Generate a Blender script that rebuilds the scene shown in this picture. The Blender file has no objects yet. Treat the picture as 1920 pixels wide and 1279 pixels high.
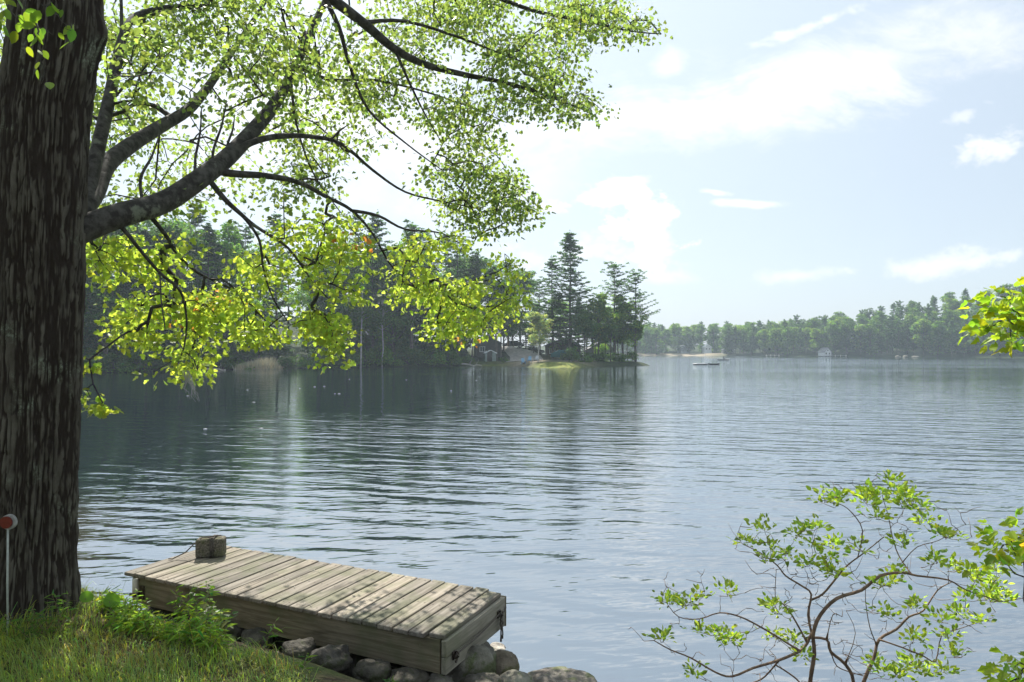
import bpy, math, random
import numpy as np
from mathutils import Vector, Matrix

random.seed(7)
RNG = np.random.default_rng(7)
SC = bpy.context.scene
COL = SC.collection
R = math.radians
H = 2.7            # eye height above the water (z = 0)
F = 1280.0         # focal length in pixels of the 1920 px wide photograph
HOR = 657.0        # row of the horizon

# ------------------------------------------------------------------ camera, sky, sun, exposure
cam_d = bpy.data.cameras.new('camera')
cam = bpy.data.objects.new('camera', cam_d)
COL.objects.link(cam)
cam_d.sensor_width = 36.0
cam_d.lens = 24.0
cam_d.shift_y = (HOR - 639.5) / 1920.0
cam_d.clip_start = 0.05
cam_d.clip_end = 5000
cam.location = (0, 0, H)
cam.rotation_euler = (R(90), 0, 0)
SC.camera = cam

SUN_EL, SUN_AZ = 47.0, -20.0      # azimuth measured from +Y towards +X
sd = Vector((math.sin(R(SUN_AZ)) * math.cos(R(SUN_EL)), math.cos(R(SUN_AZ)) * math.cos(R(SUN_EL)), math.sin(R(SUN_EL))))
sun_d = bpy.data.lights.new('sun', 'SUN')
sun_d.energy = 4.2
sun_d.angle = R(0.5)
sun_d.color = (1.0, 0.95, 0.86)
sun = bpy.data.objects.new('sun', sun_d)
COL.objects.link(sun)
sun.location = (0, 0, 60)
sun.rotation_euler = (-sd).to_track_quat('-Z', 'Y').to_euler()

SC.view_settings.view_transform = 'Standard'
SC.view_settings.look = 'None'
SC.view_settings.exposure = 1.15
SC.view_settings.gamma = 1.0
SC.cycles.max_bounces = 7
SC.cycles.diffuse_bounces = 3
SC.cycles.glossy_bounces = 3
SC.cycles.transmission_bounces = 5
SC.cycles.transparent_max_bounces = 6
SC.cycles.volume_bounces = 1
SC.cycles.caustics_reflective = False
SC.cycles.caustics_refractive = False
SC.cycles.sample_clamp_indirect = 6
SC.cycles.use_denoising = True

class NT:
    """tiny node-tree builder"""
    def __init__(s, tree):
        s.t = tree
    def n(s, kind, **kw):
        nd = s.t.nodes.new(kind)
        for k, v in kw.items():
            setattr(nd, k, v)
        return nd
    def put(s, sock, v):
        if v is None:
            return
        if isinstance(v, bpy.types.NodeSocket):
            s.t.links.new(v, sock)
        else:
            if isinstance(v, (tuple, list)) and len(v) == 3 and sock.type == 'RGBA':
                v = (*v, 1)
            sock.default_value = v
    def m(s, op, a, b=None, c=None, clamp=False):
        nd = s.n('ShaderNodeMath', operation=op, use_clamp=clamp)
        for i, v in enumerate((a, b, c)):
            s.put(nd.inputs[i], v)
        return nd.outputs[0]
    def vm(s, op, a, b=None):
        nd = s.n('ShaderNodeVectorMath', operation=op)
        s.put(nd.inputs[0], a)
        s.put(nd.inputs[1], b)
        return nd.outputs['Value'] if op in ('LENGTH', 'DOT_PRODUCT') else nd.outputs[0]
    def scale(s, v, sc):
        nd = s.n('ShaderNodeVectorMath', operation='SCALE')
        s.put(nd.inputs[0], v)
        s.put(nd.inputs['Scale'], sc)
        return nd.outputs[0]
    def xyz(s, x, y, z):
        nd = s.n('ShaderNodeCombineXYZ')
        for i, v in enumerate((x, y, z)):
            s.put(nd.inputs[i], v)
        return nd.outputs[0]
    def sep(s, v):
        nd = s.n('ShaderNodeSeparateXYZ')
        s.put(nd.inputs[0], v)
        return nd.outputs
    def noise(s, vec, scale=1.0, detail=2.0, rough=0.5, dist=0.0, out='Fac'):
        nd = s.n('ShaderNodeTexNoise')
        s.put(nd.inputs['Vector'], vec)
        s.put(nd.inputs['Scale'], scale)
        s.put(nd.inputs['Detail'], detail)
        s.put(nd.inputs['Roughness'], rough)
        s.put(nd.inputs['Distortion'], dist)
        return nd.outputs[out]
    def ramp(s, f, lo, hi, a=0.0, b=1.0):
        nd = s.n('ShaderNodeMapRange', interpolation_type='SMOOTHSTEP')
        s.put(nd.inputs[0], f)
        for i, v in enumerate((lo, hi, a, b)):
            s.put(nd.inputs[1 + i], v)
        return nd.outputs[0]
    def mix(s, f, a, b, blend='MIX'):
        nd = s.n('ShaderNodeMix', data_type='RGBA', blend_type=blend)
        s.put(nd.inputs[0], f)
        s.put(nd.inputs[6], a)
        s.put(nd.inputs[7], b)
        return nd.outputs[2]

# ---- world: Nishita sky with clouds painted on the sphere of directions
world = bpy.data.worlds.new('World')
SC.world = world
world.use_nodes = True
wt = NT(world.node_tree)
world.node_tree.nodes.clear()
sky = wt.n('ShaderNodeTexSky', sky_type='NISHITA')
sky.sun_disc = False
sky.sun_elevation = R(SUN_EL)
sky.sun_rotation = R(SUN_AZ)
sky.altitude = 100
sky.air_density = 1.0
sky.dust_density = 2.0
sky.ozone_density = 1.0
tc = wt.n('ShaderNodeTexCoord')
D = wt.vm('NORMALIZE', tc.outputs['Generated'])
dx, dy, dz = wt.sep(D)
ysafe = wt.m('MAXIMUM', dy, 0.05)
U = wt.m('DIVIDE', dx, ysafe)
V = wt.m('DIVIDE', dz, ysafe)
front = wt.ramp(dy, 0.05, 0.3)
UV = wt.xyz(U, V, 0.0)
n_big = wt.noise(wt.vm('MULTIPLY', UV, (1.6, 4.5, 1)), 2.2, 6, 0.6, 0.5)
n_mid = wt.noise(wt.vm('MULTIPLY', UV, (1.0, 1.5, 1)), 9, 7, 0.62, 0.3)
n_fine = wt.noise(wt.vm('MULTIPLY', UV, (1.0, 1.6, 1)), 26, 6, 0.6)
n_wisp = wt.noise(wt.vm('MULTIPLY', wt.vm('ADD', wt.scale(UV, 1.0), wt.scale(wt.noise(UV, 3.0, 2, .5, 0, 'Color'), .25)), (1.2, 3.6, 1)), 4.2, 8, 0.66, 0.4)
def blob(px, py, ax, ay, rot, src, amp, lo, hi, fine=0.25):
    """cloud patch: centre and half-sizes given as tangents of direction angles (px of the photo / F)"""
    u0, v0 = (px - 960) / F, (HOR - py) / F
    a, b = ax / F, ay / F
    c, s_ = math.cos(R(rot)), math.sin(R(rot))
    du = wt.m('SUBTRACT', U, u0)
    dv = wt.m('SUBTRACT', V, v0)
    p = wt.m('DIVIDE', wt.m('ADD', wt.m('MULTIPLY', du, c), wt.m('MULTIPLY', dv, s_)), a)
    q = wt.m('DIVIDE', wt.m('SUBTRACT', wt.m('MULTIPLY', dv, c), wt.m('MULTIPLY', du, s_)), b)
    r = wt.m('SQRT', wt.m('ADD', wt.m('MULTIPLY', p, p), wt.m('MULTIPLY', q, q)))
    v = wt.m('SUBTRACT', 1.0, r)
    v = wt.m('ADD', v, wt.m('MULTIPLY', wt.m('SUBTRACT', src, 0.5), amp))
    v = wt.m('ADD', v, wt.m('MULTIPLY', wt.m('SUBTRACT', n_fine, 0.5), fine))
    return wt.ramp(v, lo, hi)
clouds = [
    (blob(1200, 225, 600, 80, 7, n_wisp, 2.6, -0.1, 1.3, .9), 0.85),
    (blob(1010, 330, 150, 90, 30, n_wisp, 2.0, -0.1, 1.3, .8), 0.4),
    (blob(1650, 110, 460, 80, 12, n_wisp, 2.4, -0.3, 1.2, .8), 0.75),
    (blob(1125, 372, 120, 30, 8, n_mid, 3.6, 0.2, 0.7, 2.0), 0.85),
    (blob(1215, 420, 85, 66, 0, n_mid, 4.4, 0.25, 0.7, 2.4), 0.85),
    (blob(1090, 480, 180, 50, 0, n_mid, 4.0, 0.1, 0.9, 1.8), 0.5),
    (blob(1230, 455, 60, 40, 60, n_mid, 3.0, 0.0, .6, 1.2), 0.6),
    (blob(1160, 350, 70, 16, 12, n_mid, 2.6, 0.0, .5, 1.2), 0.7),
    (blob(1400, 382, 105, 13, -2, n_mid, 2.4, 0.1, 0.7, 0.6), 0.85),
    (blob(1340, 360, 48, 9, -8, n_mid, 2.4, 0.1, 0.7, 0.6), 0.75),
    (blob(1850, 285, 150, 34, 12, n_mid, 4.0, 0.0, 0.9, 1.6), 0.85),
    (blob(1810, 215, 60, 16, 25, n_mid, 4.0, 0.1, 1.0, 1.6), 0.5),
    (blob(1800, 492, 230, 26, 6, n_mid, 3.0, 0.0, 0.9, 1.3), 0.75),
    (blob(1500, 517, 130, 18, 2, n_mid, 3.2, 0.0, 1.0, 1.3), 0.55),
    (blob(1540, 42, 150, 16, 21, n_mid, 3.4, 0.0, 0.9, 1.4), 0.7),
    (blob(1255, 115, 50, 38, 20, n_mid, 2.2, 0.1, 0.9, 0.5), 0.6),
    (blob(1240, 522, 70, 22, 0, n_mid, 2.4, 0.1, 1.0, 0.7), 0.45),
    (blob(600, 190, 400, 240, 0, n_wisp, 2.2, -0.1, 1.2, .8), 0.8),
]
clear = None
for c_, st in clouds:
    k = wt.m('SUBTRACT', 1.0, wt.m('MULTIPLY', c_, st))
    clear = k if clear is None else wt.m('MULTIPLY', clear, k)
n_all = wt.noise(wt.vm('DIVIDE', D, wt.xyz(wt.m('ADD', wt.m('ABSOLUTE', dz), .18), wt.m('ADD', wt.m('ABSOLUTE', dz), .18), 1.0)), 0.9, 6, 0.6, 0.4)
rest = wt.ramp(n_all, 0.42, 0.72)
cov_front = wt.m('SUBTRACT', 1.0, clear)
cov = wt.m('ADD', wt.m('MULTIPLY', cov_front, front), wt.m('MULTIPLY', wt.m('MULTIPLY', rest, 0.6), wt.m('SUBTRACT', 1.0, front)))
skyc = wt.scale(sky.outputs[0], 0.07)
# thin high veil that whitens the blue; brighter towards the sun
sunward = wt.vm('DOT_PRODUCT', D, tuple(sd))
veil_f = wt.ramp(sunward, 0.30, 1.0, 0.70, 0.88)
veil_l = wt.ramp(sunward, 0.45, 0.98, 0.33, 0.42)
veil = wt.xyz(wt.m('MULTIPLY', veil_l, 0.90), wt.m('MULTIPLY', veil_l, 1.035), wt.m('MULTIPLY', veil_l, 1.18))
base = wt.mix(veil_f, skyc, veil)
cl_l = wt.ramp(sunward, 0.3, 0.95, 0.47, 0.56)
cl = wt.xyz(wt.m('MULTIPLY', cl_l, 1.0), wt.m('MULTIPLY', cl_l, 1.01), wt.m('MULTIPLY', cl_l, 1.03))
final = wt.mix(cov, base, cl)
bg = wt.n('ShaderNodeBackground')
wt.put(bg.inputs[0], final)
bg.inputs[1].default_value = 1.0
wo = wt.n('ShaderNodeOutputWorld')
wt.t.links.new(bg.outputs[0], wo.inputs[0])
world.cycles.sampling_method = 'MANUAL'
world.cycles.sample_map_resolution = 512

# ------------------------------------------------------------------ helpers
def P(px, py, d):
    """point seen at pixel (px, py) of the photograph, d metres in front of the eye"""
    return np.array([(px - 960) / F * d, d, H - (py - HOR) / F * d])

def PZ(px, py, z):
    """point of the level plane z seen at pixel (px, py)"""
    d = (H - z) * F / (py - HOR)
    return np.array([(px - 960) / F * d, d, z])

def hash3(ix, iy, iz):
    n = (ix.astype(np.int64) * 374761393 + iy.astype(np.int64) * 668265263 + iz.astype(np.int64) * 2147483647)
    n = (n ^ (n >> 13)) * 1274126177
    n = n & 0xffffffff
    n = (n ^ (n >> 16)) * 2246822519 & 0xffffffff
    return ((n ^ (n >> 13)) & 0xffffff) / float(0xffffff)

def vnoise(x, y, z=0.0):
    x, y, z = np.broadcast_arrays(np.asarray(x, float), np.asarray(y, float), np.asarray(z, float))
    ix, iy, iz = np.floor(x), np.floor(y), np.floor(z)
    fx, fy, fz = x - ix, y - iy, z - iz
    fx, fy, fz = [f * f * (3 - 2 * f) for f in (fx, fy, fz)]
    r = 0
    for a in (0, 1):
        for b in (0, 1):
            for c in (0, 1):
                w = (fx if a else 1 - fx) * (fy if b else 1 - fy) * (fz if c else 1 - fz)
                r = r + w * hash3(ix + a, iy + b, iz + c)
    return r

def fbm(x, y, z=0.0, o=4):
    s, a, t = 0, 1, 0
    for i in range(o):
        s = s + a * vnoise(np.asarray(x) * 2 ** i + 17.3 * i, np.asarray(y) * 2 ** i + 5.1 * i, np.asarray(z) * 2 ** i)
        t += a
        a *= 0.5
    return s / t

def sstep(a, b, x):
    t = np.clip((x - a) / (b - a), 0, 1)
    return t * t * (3 - 2 * t)

class MB:
    """collects vertices and faces for ONE mesh"""
    def __init__(s):
        s.V, s.F, s.C, s.S, s.n = [], [], [], [], 0
    def add(s, v, faces, col=(1, 1, 1)):
        v = np.asarray(v, float).reshape(-1, 3)
        faces = np.asarray(faces, np.int64)
        s.V.append(v)
        s.F.append(faces + s.n)
        c = np.asarray(col, float)
        if c.ndim == 1:
            c = np.tile(c, (len(faces), 1))
        s.C.append(c)
        s.n += len(v)
    def tube(s, pts, rad, sides=6, col=(1, 1, 1), cap=True):
        pts = np.asarray(pts, float)
        rad = np.broadcast_to(np.asarray(rad, float), (len(pts),))
        t = np.gradient(pts, axis=0)
        t /= np.linalg.norm(t, axis=1)[:, None] + 1e-9
        ref = np.array([0, 0, 1.0]) if abs(t[:, 2]).mean() < 0.8 else np.array([1.0, 0.1, 0])
        a = np.cross(t, ref)
        a /= np.linalg.norm(a, axis=1)[:, None] + 1e-9
        b = np.cross(t, a)
        ang = np.linspace(0, 2 * math.pi, sides, endpoint=False)
        v = pts[:, None] + rad[:, None, None] * (np.cos(ang)[None, :, None] * a[:, None] + np.sin(ang)[None, :, None] * b[:, None])
        n = len(pts)
        i, j = np.meshgrid(np.arange(n - 1), np.arange(sides), indexing='ij')
        j2 = (j + 1) % sides
        f = np.stack([i * sides + j, i * sides + j2, (i + 1) * sides + j2, (i + 1) * sides + j], -1).reshape(-1, 4)
        s.add(v, f, col)
        if cap:
            base = s.n - n * sides
            for e in (0, (n - 1) * sides):
                ctr = pts[0] if e == 0 else pts[-1]
                s.V.append(ctr[None])
                jj = np.arange(sides)
                tri = np.stack([base + e + jj, base + e + (jj + 1) % sides, np.full(sides, s.n)], -1)
                if e == 0:
                    tri = tri[:, ::-1]
                s.F.append(tri)
                s.C.append(np.tile(np.asarray(col, float), (sides, 1)))
                s.n += 1
    def box(s, c, size, rot=None, col=(1, 1, 1), bevel=0.0):
        hx, hy, hz = [q / 2 for q in size]
        if bevel <= 0:
            v = np.array([[x, y, z] for x in (-hx, hx) for y in (-hy, hy) for z in (-hz, hz)])
            f = [[0, 1, 3, 2], [4, 6, 7, 5], [0, 4, 5, 1], [2, 3, 7, 6], [0, 2, 6, 4], [1, 5, 7, 3]]
            if rot is not None:
                v = v @ np.array(rot).T
            s.add(v + np.asarray(c), f, col)
            return
        b = bevel
        pts = []
        for sx in (-1, 1):
            for sy in (-1, 1):
                for sz in (-1, 1):
                    pts += [(sx * hx, sy * (hy - b), sz * (hz - b)), (sx * (hx - b), sy * hy, sz * (hz - b)), (sx * (hx - b), sy * (hy - b), sz * hz)]
        v = np.array(pts)
        ix = lambda a, b_, c_, k: (a * 4 + b_ * 2 + c_) * 3 + k
        quads, tris = [], []
        for a in (0, 1):
            quads.append([ix(a, 0, 0, 0), ix(a, 0, 1, 0), ix(a, 1, 1, 0), ix(a, 1, 0, 0)][::(1 if a == 0 else -1)])
            quads.append([ix(0, a, 0, 1), ix(1, a, 0, 1), ix(1, a, 1, 1), ix(0, a, 1, 1)][::(1 if a == 0 else -1)])
            quads.append([ix(0, 0, a, 2), ix(0, 1, a, 2), ix(1, 1, a, 2), ix(1, 0, a, 2)][::(1 if a == 0 else -1)])
            for q in (0, 1):
                quads.append([ix(a, q, 0, 0), ix(a, q, 1, 0), ix(a, q, 1, 1), ix(a, q, 0, 1)][::(1 if a != q else -1)])
                quads.append([ix(a, 0, q, 0), ix(a, 1, q, 0), ix(a, 1, q, 2), ix(a, 0, q, 2)][::(1 if a == q else -1)])
                quads.append([ix(0, a, q, 1), ix(1, a, q, 1), ix(1, a, q, 2), ix(0, a, q, 2)][::(1 if a != q else -1)])
                for w in (0, 1):
                    t_ = [ix(a, q, w, 0), ix(a, q, w, 1), ix(a, q, w, 2)]
                    tris.append(t_ if (a + q + w) % 2 == 1 else t_[::-1])
        if rot is not None:
            v = v @ np.array(rot).T
        s.add(v + np.asarray(c), quads, col)
        s.F.append(np.asarray(tris) + s.n - len(v))
        s.C.append(np.tile(np.asarray(col, float), (len(tris), 1)))
    def build(s, name, mat, parent=None, origin=(0, 0, 0), smooth=True, sharp=None):
        me = bpy.data.meshes.new(name)
        V = np.concatenate(s.V) - np.asarray(origin, float)
        sizes = np.concatenate([np.full(len(f), f.shape[1]) for f in s.F])
        loops = np.concatenate([f.ravel() for f in s.F])
        me.vertices.add(len(V))
        me.vertices.foreach_set('co', V.ravel().astype(np.float32))
        me.loops.add(len(loops))
        me.loops.foreach_set('vertex_index', loops.astype(np.int32))
        me.polygons.add(len(sizes))
        st = np.concatenate([[0], np.cumsum(sizes)[:-1]])
        me.polygons.foreach_set('loop_start', st.astype(np.int32))
        me.update(calc_edges=True)
        me.polygons.foreach_set('use_smooth', np.full(len(sizes), smooth))
        c = np.concatenate(s.C)
        c = np.concatenate([c, np.ones((len(c), 1))], 1)
        at = me.attributes.new('tint', 'FLOAT_COLOR', 'FACE')
        at.data.foreach_set('color', c.ravel().astype(np.float32))
        if mat is not None:
            me.materials.append(mat)
        o = bpy.data.objects.new(name, me)
        COL.objects.link(o)
        if parent is not None:
            o.parent = parent
        else:
            o.location = origin
        return o

def tag(o, label=None, cat=None, group=None, kind=None):
    if label: o['label'] = label
    if cat: o['category'] = cat
    if group: o['group'] = group
    if kind: o['kind'] = kind
    return o

def thing(name, label, cat, loc=(0, 0, 0), rz=0.0, group=None):
    o = bpy.data.objects.new(name, None)
    COL.objects.link(o)
    o.location = loc
    o.rotation_euler = (0, 0, rz)
    o.empty_display_size = 0.3
    return tag(o, label, cat, group)

def dup(root, loc, rz, sc=(1, 1, 1), label=None, group=None):
    r = root.copy()
    COL.objects.link(r)
    r.location = loc
    r.rotation_euler = (0, 0, rz)
    r.scale = sc
    if label: r['label'] = label
    if group: r['group'] = group
    for ch in list(root.children):
        c = ch.copy()
        COL.objects.link(c)
        c.parent = r
        for g in list(ch.children):
            d = g.copy()
            COL.objects.link(d)
            d.parent = c
    return r

# ------------------------------------------------------------------ materials
def new_mat(name):
    m = bpy.data.materials.new(name)
    m.use_nodes = True
    m.node_tree.nodes.clear()
    return m, NT(m.node_tree)

def out(nt, shader, disp=None):
    o = nt.n('ShaderNodeOutputMaterial')
    nt.t.links.new(shader, o.inputs[0])

def princ(nt, color, rough=0.6, spec=0.5, normal=None, metal=0.0, ior=1.45):
    b = nt.n('ShaderNodeBsdfPrincipled')
    nt.put(b.inputs['Base Color'], color)
    nt.put(b.inputs['Roughness'], rough)
    nt.put(b.inputs['Specular IOR Level'], spec)
    nt.put(b.inputs['Metallic'], metal)
    nt.put(b.inputs['IOR'], ior)
    nt.put(b.inputs['Normal'], normal)
    return b.outputs[0]

def bump(nt, h, dist, strength=1.0, normal=None):
    b = nt.n('ShaderNodeBump')
    nt.put(b.inputs['Height'], h)
    b.inputs['Distance'].default_value = dist
    b.inputs['Strength'].default_value = strength
    nt.put(b.inputs['Normal'], normal)
    return b.outputs[0]

def tintc(nt):
    a = nt.n('ShaderNodeAttribute', attribute_name='tint')
    return a.outputs['Color']

def objco(nt):
    return nt.n('ShaderNodeTexCoord').outputs['Object']

def leaf_mat(name, transl=0.5, rough=0.5, tmul=(1.5, 1.6, 0.7), spec=0.4):
    m, nt = new_mat(name)
    c = tintc(nt)
    d = princ(nt, c, rough, spec)
    t = nt.n('ShaderNodeBsdfTranslucent')
    nt.put(t.inputs[0], nt.mix(1.0, c, (*tmul, 1), 'MULTIPLY'))
    mx = nt.n('ShaderNodeMixShader')
    mx.inputs[0].default_value = transl
    nt.t.links.new(d, mx.inputs[1])
    nt.t.links.new(t.outputs[0], mx.inputs[2])
    out(nt, mx.outputs[0])
    return m

M = {}
M['leaf'] = leaf_mat('maple_leaf', 0.6, 0.42, (1.95, 1.9, 0.9))
M['far_leaf'] = leaf_mat('far_foliage', 0.6, 0.6, (2.3, 2.5, 0.95), 0.3)
M['needle'] = leaf_mat('needles', 0.5, 0.6, (2.1, 2.4, 1.1), 0.3)
M['grass'] = leaf_mat('grass_blades', 0.5, 0.45, (1.9, 2.0, 0.7))

def simple(name, col, rough=0.6, nscale=8.0, amt=0.25, bumpd=0.0, spec=0.4, metal=0.0):
    m, nt = new_mat(name)
    co = objco(nt)
    n = nt.noise(co, nscale, 5, 0.6)
    lo = tuple(max(0, c * (1 - amt)) for c in col)
    hi = tuple(c * (1 + amt) for c in col)
    c = nt.mix(nt.ramp(n, 0.3, 0.7), (*lo, 1), (*hi, 1))
    nrm = bump(nt, n, bumpd) if bumpd else None
    out(nt, princ(nt, c, rough, spec, nrm, metal))
    return m

# --- bark of the near trunk: furrows are geometry, tint carries ridge height
m, nt = new_mat('old_bark'); M['bark'] = m
co = objco(nt)
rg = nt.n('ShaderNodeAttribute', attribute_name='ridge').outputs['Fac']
st = nt.vm('MULTIPLY', co, (1, 1, 0.35))
n1 = nt.noise(st, 9, 6, 0.65)
n2 = nt.noise(co, 60, 4, 0.7)
n3 = nt.noise(co, 3.2, 4, 0.6)
ridge = nt.mix(nt.ramp(n1, 0.3, 0.7), (0.052, 0.045, 0.034, 1), (0.12, 0.11, 0.088, 1))
lich = nt.mix(nt.ramp(n2, 0.35, 0.65), (0.10, 0.12, 0.075, 1), (0.20, 0.225, 0.17, 1))
c = nt.mix(nt.m('MULTIPLY', nt.ramp(n3, 0.52, 0.7), nt.ramp(n2, 0.35, 0.6)), ridge, lich)
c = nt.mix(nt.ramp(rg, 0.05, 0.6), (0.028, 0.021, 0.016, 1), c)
out(nt, princ(nt, c, 0.9, 0.25, bump(nt, nt.m('ADD', n1, n2), 0.006)))

m, nt = new_mat('limb_bark'); M['limb'] = m
co = objco(nt)
n1 = nt.noise(co, 14, 5, 0.65); n2 = nt.noise(co, 3.5, 5, 0.7)
c = nt.mix(nt.ramp(n1, 0.35, 0.65), (0.03, 0.027, 0.023, 1), (0.085, 0.08, 0.07, 1))
c = nt.mix(nt.ramp(n2, 0.62, 0.70), c, (0.15, 0.165, 0.12, 1))
out(nt, princ(nt, c, 0.85, 0.3, bump(nt, n1, 0.006)))
M['far_bark'] = simple('far_bark', (0.11, 0.095, 0.08), 0.9, 3, 0.4)
M['pale_bark'] = simple('pale_bark', (0.42, 0.41, 0.38), 0.8, 3, 0.2)
M['shrub_bark'] = simple('shrub_bark', (0.17, 0.11, 0.075), 0.7, 25, 0.45, 0.002)

DECK_PITCH = 0.1405
# --- weathered boards (grain along local axis)
def wood(name, axis, a, b, dark, green=0.25):
    m, nt = new_mat(name)
    co = objco(nt)
    s = [38, 38, 38]; s[axis] = 1.6
    t = tintc(nt)
    tr = nt.sep(t)
    off = nt.scale(t, 40.0)
    g = nt.noise(nt.vm('ADD', nt.vm('MULTIPLY', co, tuple(s)), off), 1.0, 6, 0.65, 0.6)
    s2 = [7, 7, 7]; s2[axis] = 1.5
    st = nt.noise(nt.vm('ADD', nt.vm('MULTIPLY', co, tuple(s2)), off), 1.0, 4, 0.6, 0.4)
    c = nt.mix(nt.ramp(g, 0.3, 0.68), (*a, 1), (*b, 1))
    c = nt.mix(nt.m('MULTIPLY', nt.ramp(st, 0.5, 0.72), 0.75), c, (*dark, 1))
    c = nt.mix(nt.m('MULTIPLY', nt.ramp(nt.noise(co, 2.3, 3, 0.6), 0.45, 0.65), green), c, (0.13, 0.15, 0.075, 1))
    spots = nt.noise(co, 45, 3, 0.6)
    c = nt.mix(nt.ramp(spots, 0.66, 0.72), c, (0.3, 0.3, 0.24, 1))
    if name == 'deck_boards':       # nail heads, two at each joist
        ox, oy, oz = nt.sep(co)
        fx = nt.m('FRACT', nt.m('DIVIDE', ox, DECK_PITCH))
        ddx = nt.m('MULTIPLY', nt.m('SUBTRACT', nt.m('ABSOLUTE', nt.m('SUBTRACT', fx, 0.48)), 0.22), DECK_PITCH)
        near_ = None
        for y0 in (-.025, -.48, -.93):
            ddy = nt.m('SUBTRACT', oy, y0)
            rr_ = nt.m('SQRT', nt.m('ADD', nt.m('MULTIPLY', ddx, ddx), nt.m('MULTIPLY', ddy, ddy)))
            near_ = rr_ if near_ is None else nt.m('MINIMUM', near_, rr_)
        c = nt.mix(nt.ramp(near_, .004, .011, .85, 0), c, (0.05, 0.035, 0.025, 1))
    c = nt.mix(1.0, c, nt.mix(tr[0], (0.72, 0.72, 0.72, 1), (1.12, 1.08, 1.02, 1)), 'MULTIPLY')
    out(nt, princ(nt, c, 0.85, 0.25, bump(nt, g, 0.004)))
    return m
M['deck'] = wood('deck_boards', 1, (0.145, 0.125, 0.10), (0.35, 0.315, 0.27), (0.07, 0.062, 0.052), 0.5)
M['side'] = wood('side_boards', 0, (0.16, 0.135, 0.09), (0.30, 0.26, 0.185), (0.08, 0.07, 0.045), 0.6)
M['endb'] = wood('end_boards', 1, (0.22, 0.21, 0.17), (0.36, 0.34, 0.29), (0.14, 0.13, 0.10), 0.5)

# --- boulders
m, nt = new_mat('boulder'); M['rock'] = m
co = objco(nt)
n1 = nt.noise(co, 4, 6, 0.65); n2 = nt.noise(co, 30, 5, 0.7); n3 = nt.noise(co, 7, 4, 0.6, 0.5)
c = nt.mix(nt.ramp(n1, 0.35, 0.65), (0.10, 0.09, 0.08, 1), (0.25, 0.23, 0.20, 1))
c = nt.mix(nt.ramp(n2, 0.58, 0.74), c, (0.30, 0.29, 0.26, 1))
c = nt.mix(nt.m('MULTIPLY', nt.ramp(n3, 0.5, 0.62), 0.8), c, (0.10, 0.12, 0.05, 1))
c = nt.mix(1.0, c, tintc(nt), 'MULTIPLY')
out(nt, princ(nt, c, 0.85, 0.3, bump(nt, nt.m('ADD', n1, nt.m('MULTIPLY', n2, 0.4)), 0.03)))

# --- ground
m, nt = new_mat('ground'); M['ground'] = m
geo = nt.n('ShaderNodeNewGeometry').outputs['Position']
n1 = nt.noise(geo, 1.3, 6, 0.65); n2 = nt.noise(geo, 18, 5, 0.7); n3 = nt.noise(geo, 0.07, 5, 0.6)
soil = nt.mix(nt.ramp(n2, 0.35, 0.7), (0.045, 0.032, 0.02, 1), (0.16, 0.12, 0.07, 1))
moss = nt.mix(nt.ramp(n2, 0.3, 0.7), (0.035, 0.055, 0.015, 1), (0.11, 0.13, 0.04, 1))
c = nt.mix(nt.ramp(n1, 0.42, 0.6), soil, moss)
t = nt.sep(tintc(nt))
sand = nt.mix(nt.ramp(n2, 0.3, 0.7), (0.30, 0.24, 0.17, 1), (0.48, 0.40, 0.30, 1))
lawn = nt.mix(nt.ramp(n1, 0.3, 0.7), (0.10, 0.15, 0.03, 1), (0.26, 0.26, 0.06, 1))
c = nt.mix(t[2], c, nt.mix(nt.ramp(n1, 0.4, 0.65), (0.022, 0.035, 0.014, 1), (0.04, 0.06, 0.02, 1)))
c = nt.mix(t[0], c, sand)
c = nt.mix(t[1], c, lawn)
out(nt, princ(nt, c, 0.95, 0.2, bump(nt, n2, 0.03)))

# --- lake water: mirror with travelling ripples, slopes taken from finite differences
m, nt = new_mat('lake_water'); M['water'] = m
geo = nt.n('ShaderNodeNewGeometry').outputs['Position']
gx, gy, gz = nt.sep(geo)
grp = bpy.data.node_groups.new('ripple_height', 'ShaderNodeTree')
grp.interface.new_socket('Vector', in_out='INPUT', socket_type='NodeSocketVector')
grp.interface.new_socket('Height', in_out='OUTPUT', socket_type='NodeSocketFloat')
g = NT(grp)
gi = g.n('NodeGroupInput'); go = g.n('NodeGroupOutput')
def rotated(vec, deg, sx, sy):
    x, y, z = g.sep(vec)
    c, s_ = math.cos(R(deg)), math.sin(R(deg))
    return g.xyz(g.m('MULTIPLY', g.m('ADD', g.m('MULTIPLY', x, c), g.m('MULTIPLY', y, s_)), sx),
                 g.m('MULTIPLY', g.m('SUBTRACT', g.m('MULTIPLY', y, c), g.m('MULTIPLY', x, s_)), sy), 0.0)
hA = g.noise(rotated(gi.outputs[0], -12, 0.60, 2.15), 1.0, 1.5, 0.45, 0.25)
hB = g.noise(rotated(gi.outputs[0], 10, 2.0, 6.2), 1.0, 2, 0.5, 0.2)
hC = g.noise(rotated(gi.outputs[0], -30, 0.25, 0.7), 1.0, 1, 0.5)
hsum = g.m('ADD', g.m('MULTIPLY', hA, 0.082), g.m('ADD', g.m('MULTIPLY', hB, 0.023), g.m('MULTIPLY', hC, 0.06)))
g.t.links.new(hsum, go.inputs[0])
def hgt(v):
    nd = nt.n('ShaderNodeGroup'); nd.node_tree = grp
    nt.put(nd.inputs[0], v)
    return nd.outputs[0]
e = 0.015
h0 = hgt(geo); hx = hgt(nt.vm('ADD', geo, (e, 0, 0))); hy = hgt(nt.vm('ADD', geo, (0, e, 0)))
wind = nt.noise(nt.vm('MULTIPLY', geo, (0.012, 0.03, 0)), 1.0, 3, 0.5, 0.4)
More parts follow.
